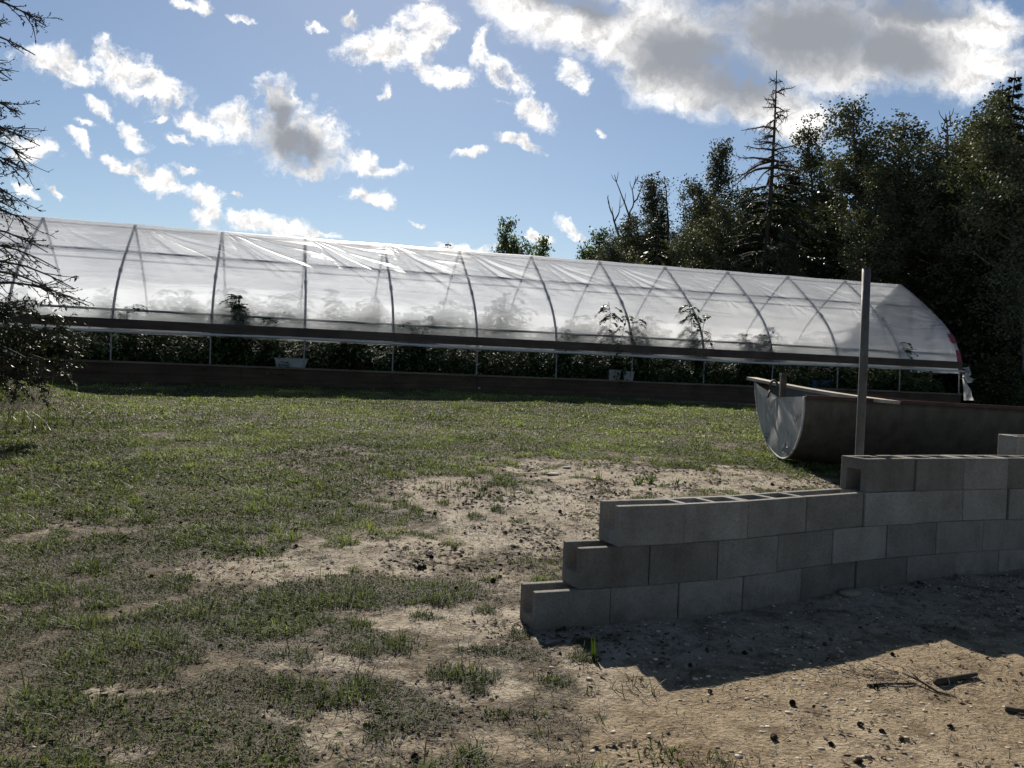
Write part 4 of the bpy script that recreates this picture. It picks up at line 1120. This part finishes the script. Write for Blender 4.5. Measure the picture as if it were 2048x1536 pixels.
# ------------------------------------------------------------------ grass, straw, gravel
def inside_wall(x, y):
    f = np.interp(x, WX, WY); return (x > .13) & (y > f - .01) & (y < f + .22)
def blades(name, mat, n_list, seed, dry=False):
    g = np.random.default_rng(seed); VV = []; F3 = []; TT = []; base_i = 0
    for (y0, y1, dens, hh, ww) in n_list:
        area = .66 * (y1 * y1 - y0 * y0) + .8 * (y1 - y0); n = int(area * dens)
        y = np.sqrt(g.random(n) * (y1 * y1 - y0 * y0) + y0 * y0); x = (g.random(n) * 2 - 1) * (.66 * y + .4)
        c = cover(x, y)
        if dry: keep = g.random(n) < (.34 + .5 * np.clip(1 - np.abs(c - .5) * 2, 0, 1) + .2 * c) * np.clip(.3 + 2.2 * (fbm(x, y, 3.3, 3) - .32), .08, 1) * np.where((y < wallY(x)) & (x > .3), .22, 1)
        else: keep = g.random(n) < np.clip(c * 1.1 - .06, 0.004, 1)
        keep &= ~inside_wall(x, y)
        yl = -sin(GA) * (x - GX) + cos(GA) * (y - GY); keep &= yl < -2.47
        x, y, c = x[keep], y[keep], c[keep]; n = len(x)
        z = gz(x, y)
        patch = fbm(x, y, .9, 3); tuft = fbm(x + 7, y + 2, 4.5, 2)
        h = hh * g.uniform(.45, 1.25, n) * (.3 + 1.9 * np.clip((tuft - .22) * 1.7, 0, 1) ** 1.3) * (.6 + .5 * c)
        w = ww * g.uniform(.7, 1.3, n)
        a = g.random(n) * 6.283; lean = g.uniform(.3, 3.2, n) if not dry else g.uniform(1.5, 6, n)
        dx, dy = np.cos(a), np.sin(a)
        if dry: h = hh * g.uniform(.4, 1.3, n); up = h / np.sqrt(1 + lean ** 2); ou = up * lean
        else: up = h / np.sqrt(1 + lean ** 2) ; ou = up * lean
        sx, sy = -dy * w / 2, dx * w / 2
        p0 = np.stack([x - sx, y - sy, z - .004 + (0.006 if dry else 0)], 1); p1 = np.stack([x + sx, y + sy, z - .004 + (0.006 if dry else 0)], 1)
        mx = np.stack([x + dx * ou * .42, y + dy * ou * .42, z + up * .66], 1); s3 = np.stack([sx, sy, sx * 0], 1) * .75
        tip = np.stack([x + dx * ou, y + dy * ou, z + up * (.95 if not dry else .75)], 1)
        V = np.stack([p0, p1, mx + s3, mx - s3, tip], 1).reshape(-1, 3)
        i0 = base_i + np.arange(n) * 5
        VV.append(V); F3.append(np.stack([i0, i0 + 1, i0 + 2], 1)); F3.append(np.stack([i0, i0 + 2, i0 + 3], 1)); F3.append(np.stack([i0 + 3, i0 + 2, i0 + 4], 1))
        base_i += n * 5
        tn = np.clip(g.normal(.38, .2, n) + 1.5 * (patch - .46) + 1.3 * (tuft - .4) + (.16 * np.clip((y - 6) / 5, -.6, 1) if not dry else -.22 * (c < .35)), 0, 1); TT.append(np.repeat(tn, 5))
    me = mesh_np(name, np.concatenate(VV), np.concatenate(F3), mat, False, {'tint': np.concatenate(TT)})
    return link(bpy.data.objects.new(name, me))
def wallY(x): return np.interp(x, WX, WY)
tag(blades('grass', MAT['grass'], [(2.4, 5.5, 500, .10, .0045), (5.5, 10, 260, .11, .006), (2.4, 4.5, 11500, .044, .0042), (4.5, 7, 8500, .042, .0052), (7, 11, 4400, .046, .0082), (11, 18.5, 1900, .05, .012)], 201), kind='stuff')
tag(blades('dry_grass', MAT['straw'], [(2.4, 4.5, 12000, .045, .0030), (4.5, 7, 9000, .045, .0038), (7, 12, 2600, .055, .0058)], 202, True), kind='stuff')

def icos(nsub=1):
    t = (1 + sqrt(5)) / 2
    V = np.array([(-1, t, 0), (1, t, 0), (-1, -t, 0), (1, -t, 0), (0, -1, t), (0, 1, t), (0, -1, -t), (0, 1, -t), (t, 0, -1), (t, 0, 1), (-t, 0, -1), (-t, 0, 1)], float)
    F = np.array([(0, 11, 5), (0, 5, 1), (0, 1, 7), (0, 7, 10), (0, 10, 11), (1, 5, 9), (5, 11, 4), (11, 10, 2), (10, 7, 6), (7, 1, 8), (3, 9, 4), (3, 4, 2), (3, 2, 6), (3, 6, 8), (3, 8, 9), (4, 9, 5), (2, 4, 11), (6, 2, 10), (8, 6, 7), (9, 8, 1)])
    return unit(V), F
def gravel():
    g = np.random.default_rng(301); V0, F0 = icos(); n = 17000
    y = np.sqrt(g.random(n) * (6.2 ** 2 - 2.5 ** 2) + 2.5 ** 2); x = (g.random(n) * 2 - 1) * (.64 * y + .3)
    c = cover(x, y); pr = np.clip(.9 - c, 0, 1) * np.where(y < wallY(x), np.clip(.3 + .5 * x, .05, 1.2), .5)
    cl = fbm(x, y, 2.2, 3); keep = (g.random(n) < pr * np.clip((cl - .3) * 3.2, .1, 1)) & ~inside_wall(x, y); x, y = x[keep], y[keep]; n = len(x)
    s = np.exp(g.normal(-5.45, .5, n)); s = np.clip(s, .0020, .011)
    S = np.stack([s * g.uniform(.8, 1.6, n), s * g.uniform(.8, 1.3, n), s * g.uniform(.3, .6, n)], 1)
    a = g.random(n) * 6.28
    P = V0[None] * S[:, None, :] * g.uniform(.85, 1.15, (n, 12, 1))
    Q = P.copy(); Q[..., 0] = P[..., 0] * np.cos(a)[:, None] - P[..., 1] * np.sin(a)[:, None]; Q[..., 1] = P[..., 0] * np.sin(a)[:, None] + P[..., 1] * np.cos(a)[:, None]
    Q += np.stack([x, y, gz(x, y) + S[:, 2] * .12], 1)[:, None, :]
    F = (F0[None] + (np.arange(n) * 12)[:, None, None]).reshape(-1, 3)
    t = NT('gravel_stone'); col = t.ramp(t.attr('tint'), [(0, (.15, .12, .085)), (.4, (.33, .275, .20)), (.8, (.46, .395, .30)), (1, (.55, .49, .40))])
    mat = t.done(t.principled(col, .85, .25))
    me = mesh_np('gravel', Q.reshape(-1, 3), F, mat, True, {'tint': np.repeat(np.clip(g.normal(.5, .28, n), 0, 1), 12)})
    tag(link(bpy.data.objects.new('gravel', me)), kind='stuff')
gravel()

def clover():
    g = np.random.default_rng(411); n = 90000
    y = np.sqrt(g.random(n) * (11 ** 2 - 2.4 ** 2) + 2.4 ** 2); x = (g.random(n) * 2 - 1) * (.64 * y + .3)
    c = cover(x, y); cl = fbm(x + 51, y + 9, 1.7, 4); k = (g.random(n) < np.clip((cl - .50) * 7, 0, 1) * c) & ~inside_wall(x, y); x, y = x[k], y[k]; n = len(x)
    a = g.random(n) * 6.28; D = np.stack([np.cos(a), np.sin(a), g.normal(0, .3, n)], 1); N = np.stack([g.normal(0, .4, n), g.normal(0, .4, n), np.ones(n)], 1)
    L = g.uniform(.010, .022, n) * (1 + .06 * y); P = np.stack([x, y, gz(x, y) + g.uniform(.012, .05, n)], 1)
    me = leaf_mesh('clover', MAT['weed'], P, L, L * .8, D, N, g); tag(link(bpy.data.objects.new('clover', me)), kind='stuff')
clover()
def litter():
    g = np.random.default_rng(401); n = 60000
    y = np.sqrt(g.random(n) * (10.5 ** 2 - 2.4 ** 2) + 2.4 ** 2); x = (g.random(n) * 2 - 1) * (.64 * y + .3)
    c, bare = cover(x, y, True); cl = fbm(x + 11, y, 2.6, 4)
    pr = np.clip((cl - .40) * 5, .04, 1) * (1 - .6 * c) * np.where((y < wallY(x)) & (x > .6), .35, 1)
    k = (g.random(n) < pr) & ~inside_wall(x, y); x, y = x[k], y[k]; n = len(x)
    a = g.random(n) * 6.28; D = np.stack([np.cos(a), np.sin(a), g.normal(0, .25, n)], 1); N = np.stack([g.normal(0, .3, n), g.normal(0, .3, n), np.ones(n)], 1)
    L = g.uniform(.012, .042, n) * (1 + .5 * (y > 5)); P = np.stack([x, y, gz(x, y) + g.uniform(.001, .007, n)], 1)
    t = NT('litter_chip'); col = t.ramp(t.attr('tint'), [(0, (.022, .016, .011)), (.6, (.06, .045, .03)), (1, (.17, .135, .09))])
    me = leaf_mesh('leaf_litter', t.done(t.principled(col, .9, .1)), P, L, L * g.uniform(.25, .6, n), D, N, g)
    tag(link(bpy.data.objects.new('leaf_litter', me)), kind='stuff')
litter()

# ------------------------------------------------------------------ pine cones, stones, sticks, weeds
def cone_mesh():
    m = MB(); L = .052; nr = 9
    prof = [.3, .62, .85, 1, .98, .88, .7, .48, .22]
    for k in range(nr):
        x = -L / 2 + L * (k + .5) / nr; r0 = .011 * prof[k]; nn = 8
        for j in range(nn):
            a = 2 * pi * (j + .5 * (k % 2)) / nn; ro = r0 * 1.9 + .002; w = .42
            pt = lambda r_, aa, xx: (xx, r_ * cos(aa), r_ * sin(aa))
            m.add([pt(r0 * .5, a - w * .7, x - .004), pt(r0 * .5, a + w * .7, x - .004), pt(ro * .93, a + w, x + .004), pt(ro, a, x + .0085), pt(ro * .93, a - w, x + .004), pt(r0 * .5, a, x + .007)],
                  [(0, 1, 2, 3), (0, 3, 4), (1, 5, 3, 2), (0, 4, 3, 5)])
    m.tube([(-L / 2 - .006, 0, 0), (-L / 4, 0, 0), (L / 4, 0, 0), (L / 2 - .003, 0, 0)], [.003, .009, .009, .003], 6)
    return m.mesh('pine_cone', MAT['cone'])
CM = cone_mesh()
regions = [('dark open pine cone lying on the sunlit gravelly dirt at lower right', 'pine cones on the gravelly dirt', [(1585, 1412), (1720, 1453), (1663, 1493), (1902, 1455), (1547, 1482), (1765, 1470), (1802, 1482), (1716, 1531), (1750, 1376)]),
           ('dark pine cone among thin grass on the pale bare patch mid lawn', 'pine cones on the bare patch', [(592, 1048), (590, 1062), (582, 1070), (592, 1096), (408, 1111), (303, 1160), (744, 1077), (753, 1070), (828, 1013), (808, 1005), (870, 1027), (948, 986), (970, 979), (1062, 954), (1098, 961), (990, 964), (863, 1115), (838, 1137), (849, 1136), (985, 1166), (999, 1154), (912, 1182), (1120, 1022), (1010, 1066), (1042, 1082), (700, 1210), (1005, 942), (610, 1018)]),
           ('dark pine cone on the pale dirt just behind the stepped wall', 'pine cones behind the stepped wall', [(1183, 996), (1300, 979), (1381, 974), (1545, 972), (1440, 968)]),
           ('pine cone lying in the shade in front of the block wall', 'pine cones in the shade of the wall', [(1380, 1335), (1490, 1305), (1650, 1290), (1785, 1308), (1420, 1385)]),
           ('pine cone in the sparse grass at the bottom left', 'pine cones at the bottom left', [(830, 1528), (205, 1528), (440, 1300)])]
for lab, grp, pts in regions:
    for (px, py) in pts:
        p = ground_px(px, py); o = link(bpy.data.objects.new('pine_cone', CM))
        s = random.uniform(.4, .6) * (1.25 if p[1] > 4.5 else 1)
        o.location = (p[0], p[1], float(gz(p[0], p[1])) + .014 * s); o.rotation_euler = (random.random() * 6, random.uniform(-.5, .5), random.random() * 6.28); o.scale = (s, s, s)
        tag(o, lab, 'pine cone', grp)
def stone(px, py, s, label, mat='stone'):
    g = np.random.default_rng(int(px)); V, F = icos()
    me = MB(); me.add([Vector(v) * (1 + .12 * g.normal()) for v in V], [tuple(f) for f in F]); o = me.build('stone', MAT[mat], None, True)
    sm = o.modifiers.new('round', 'SUBSURF'); sm.levels = 2; sm.render_levels = 2
    p = ground_px(px, py); o.location = (p[0], p[1], float(gz(p[0], p[1])) + s[2] * .35); o.scale = s; o.rotation_euler = (0, 0, g.random() * .6); tag(o, label, 'stone')
stone(1105, 947, (.085, .055, .020), 'long pale stone half sunk at the edge of the lawn, nearer of two')
stone(1134, 936, (.06, .05, .020), 'smaller pale stone at the edge of the lawn, beyond the long one')
stone(1036, 983, (.04, .03, .012), 'small pale stone on the bare patch left of the long stone')
stone(1700, 1187, (.09, .06, .03), 'flat stone wedged under the bottom block in the shade', 'pebble')
stone(862, 1103, (.022, .02, .016), 'tiny round stone on the sand beside a pine cone')
def stick(pts, r, label, name='stick', mat='bark', extra=()):
    W = [ground_px(*p[:2]) for p in pts]
    P = [Vector((w[0], w[1], float(gz(w[0], w[1])) + r * .8 + (p[2] if len(p) > 2 else 0))) for w, p in zip(W, pts)]
    m = MB(); m.tube(P, list(np.linspace(r, r * .6, len(P))), 7)
    for (i, d, L) in extra: m.tube([P[i], P[i] + Vector(d) * L], [r * .6, r * .3], 5)
    o = m.build(name, MAT[mat], None, True, off=P[0]); o.location = P[0]; tag(o, label, name.replace('_', ' '))
stick([(1872, 1366), (1895, 1362), (1925, 1357), (1952, 1352)], .016, 'short thick dark chunk of wood lying on the dirt at right', 'wood_chunk')
stick([(1805, 1356, .02), (1840, 1370, .012), (1875, 1381), (1900, 1388)], .006, 'thin forked twig lying left of the wood chunk', 'twig', 'bark', [(1, (-.3, .5, .3), .09)])
stick([(1735, 1375), (1770, 1368), (1830, 1370)], .007, 'twig running to the pine cone in the brush litter', 'twig')
stick([(2010, 1420), (2030, 1422), (2060, 1424)], .012, 'stub of dark stick cut off by the right edge', 'stick')
stick([(240, 1455), (300, 1450), (350, 1443)], .004, 'thin dry stalk lying in the grass at bottom left', 'stalk', 'straw')
stick([(360, 1395), (380, 1385), (402, 1378)], .003, 'short dry stalk beside the bent green blade', 'stalk', 'straw')
# brush litter by the twigs
g_ = np.random.default_rng(88); p = ground_px(1740, 1352); m = MB()
for k in range(150):
    c = Vector((p[0] + g_.normal() * .22, p[1] + g_.normal() * .08, 0)); c.z = float(gz(c.x, c.y)) + g_.uniform(.003, .02); a = g_.random() * 6.28; L = g_.uniform(.02, .07)
    m.tube([c, c + Vector((cos(a) * L, sin(a) * L, g_.uniform(-.004, .02)))], [.0016, .001], 3, False)
tag(m.build('twig_litter', MAT['deadwood']), kind='stuff')

def make_tuft(name, px, py, n, h, w, label, seed, mat='weed', spread=.02, flat=.7):
    g = np.random.default_rng(seed); p = ground_px(px, py); z0 = float(gz(p[0], p[1])); V = [np.array([0, 0, -.03])]; F = []; T = [.4]
    for k in range(n):
        a = g.random() * 6.28; ln = h * g.uniform(.6, 1.15); le = g.uniform(.1, flat); wd = w * g.uniform(.7, 1.2)
        b = np.array([g.normal() * spread, g.normal() * spread, -.004]); sd2 = np.array([-sin(a), cos(a), 0]) * wd / 2
        i0 = len(V)
        for q, t in enumerate((0, .35, .7, 1.0)):
            c = b + np.array([cos(a) * ln * le * t ** 1.3, sin(a) * ln * le * t ** 1.3, ln * (t - .35 * le * t * t)]); ww = (.8, 1, .7, .06)[q]
            V += [c - sd2 * ww, c + sd2 * ww]
        F.append((0, i0, i0 + 1, i0 + 1))
        for q in range(3): F.append((i0 + 2 * q, i0 + 2 * q + 1, i0 + 2 * q + 3, i0 + 2 * q + 2))
        T += [np.clip(g.normal(.5, .25), 0, 1)] * 8
    Fa = np.array(F); tri = Fa[:, 2] == Fa[:, 3]
    me = mesh_np(name, np.array(V), [Fa[tri][:, :3], Fa[~tri]], MAT[mat], False, {'tint': T})
    o = link(bpy.data.objects.new(name, me)); o.location = (p[0], p[1], z0); return tag(o, label, 'grass tuft' if 'grass' in name else 'weed')
make_tuft('grass_sprig', 1191, 1322, 4, .13, .009, 'single upright green grass sprig in the shade by the lowest block', 1, flat=.35, spread=.006)
make_tuft('grass_sprig', 420, 1362, 3, .09, .005, 'bent bright green grass blade lying in the lower left lawn', 2, flat=2.2, spread=.01)
make_tuft('grass_tuft', 1198, 962, 16, .13, .007, 'upright grass tuft on the bare patch behind the stepped wall', 3, 'grass')
make_tuft('weed_rosette', 1276, 968, 12, .10, .018, 'broad leaved weed rosette, left of two behind the stepped wall', 4, flat=1.4)
make_tuft('weed_rosette', 1300, 967, 11, .10, .018, 'broad leaved weed rosette, right of two behind the stepped wall', 5, flat=1.4)
make_tuft('weed_rosette', 1352, 970, 11, .09, .012, 'smaller dark weed on the bare patch right of the two rosettes', 6, flat=1.2)
make_tuft('grass_tuft', 1090, 1165, 26, .07, .004, 'low grass tuft beside the middle step of the wall', 7, 'grass', .05)
make_tuft('clover_tuft', 1350, 1522, 60, .03, .006, 'dark clover tuft at the bottom edge of the dirt, left of the pair', 8, 'weed', .05, 1.3)
make_tuft('grass_tuft', 1450, 1532, 40, .035, .004, 'grass tuft at the bottom edge of the dirt, right of the clover', 9, 'grass', .045, 1.2)
make_tuft('grass_tuft', 1275, 1378, 26, .07, .005, 'dry grass tuft on the edge of the wall shadow', 10, 'straw', .05, 1.3)
make_tuft('clover_tuft', 215, 1125, 70, .04, .008, 'light green clover patch in the lawn at left', 11, 'weed', .13, 1.2)
make_tuft('clover_tuft', 480, 1110, 80, .045, .007, 'bright weedy clump at the left rim of the bare patch', 12, 'weed', .11, 1.1)
make_tuft('grass_tuft', 650, 955, 80, .10, .008, 'bright green grass clump near the middle of the lawn', 13, 'weed', .28, 1.0)
make_tuft('grass_tuft', 940, 978, 60, .09, .008, 'bright green grass clump on the far edge of the bare patch', 14, 'weed', .2, 1.0)
make_tuft('weed_plant', 55, 858, 60, .30, .014, 'weedy clump on the dark soil mound at the left edge', 15, 'shrub', .22, .9)
make_tuft('weed_plant', 40, 800, 70, .38, .007, 'tall grassy weeds under the old spruce', 16, 'weed', .3, .6)
# dandelion clock by the timber wall
p = ground_px(957, 800); m = MB(); z0 = float(gz(p[0], p[1])); m.tube([(0, 0, 0), (.01, 0, .1), (.005, 0, .2)], .003, 5)
dl = empty('dandelion', (p[0], p[1], z0)); tag(dl, 'white dandelion seed head standing before the timber wall', 'flower'); m.build('stem', MAT['weed'], dl)
m = MB(); V, F = icos(); m.add([Vector(v) * .025 + Vector((.005, 0, .215)) for v in V], [tuple(f) for f in F]); m.build('seed_head', MAT['whiteplastic'], dl, True)
# timbers beyond the right end of the greenhouse
for (px, py, Y, L, lab) in ((2040, 790, 22.5, 1.6, 'sunlit pale plank lying beyond the tank at the right edge'), (1990, 797, 21.5, 1.4, 'darker timber lying beside the pale plank')):
    c = at(px, py, Y); m = MB(); m.box((0, 0, 0), (L, .22, .06)); o = m.build('timber', MAT['plank'] if 'pale' in lab else MAT['timber']); bevel(o)
    o.location = (c[0] + .3, c[1], float(gz(c[0], c[1], False)) + .035); o.rotation_euler = (0, 0, .1); tag(o, lab, 'timber')
for o in list(protos) + aspens:
    pass

# ------------------------------------------------------------------ render settings
vs_ = scene.view_settings; vs_.view_transform = 'Standard'; vs_.look = 'None'; vs_.gamma = 1; vs_.exposure = 0.68; vs_.use_curve_mapping = False
cy = scene.cycles
cy.max_bounces = 8; cy.diffuse_bounces = 3; cy.glossy_bounces = 2; cy.transmission_bounces = 6; cy.transparent_max_bounces = 12
cy.sample_clamp_indirect = 4; cy.caustics_reflective = False; cy.caustics_refractive = False
cy.use_denoising = True; cy.use_adaptive_sampling = True; cy.adaptive_threshold = .015
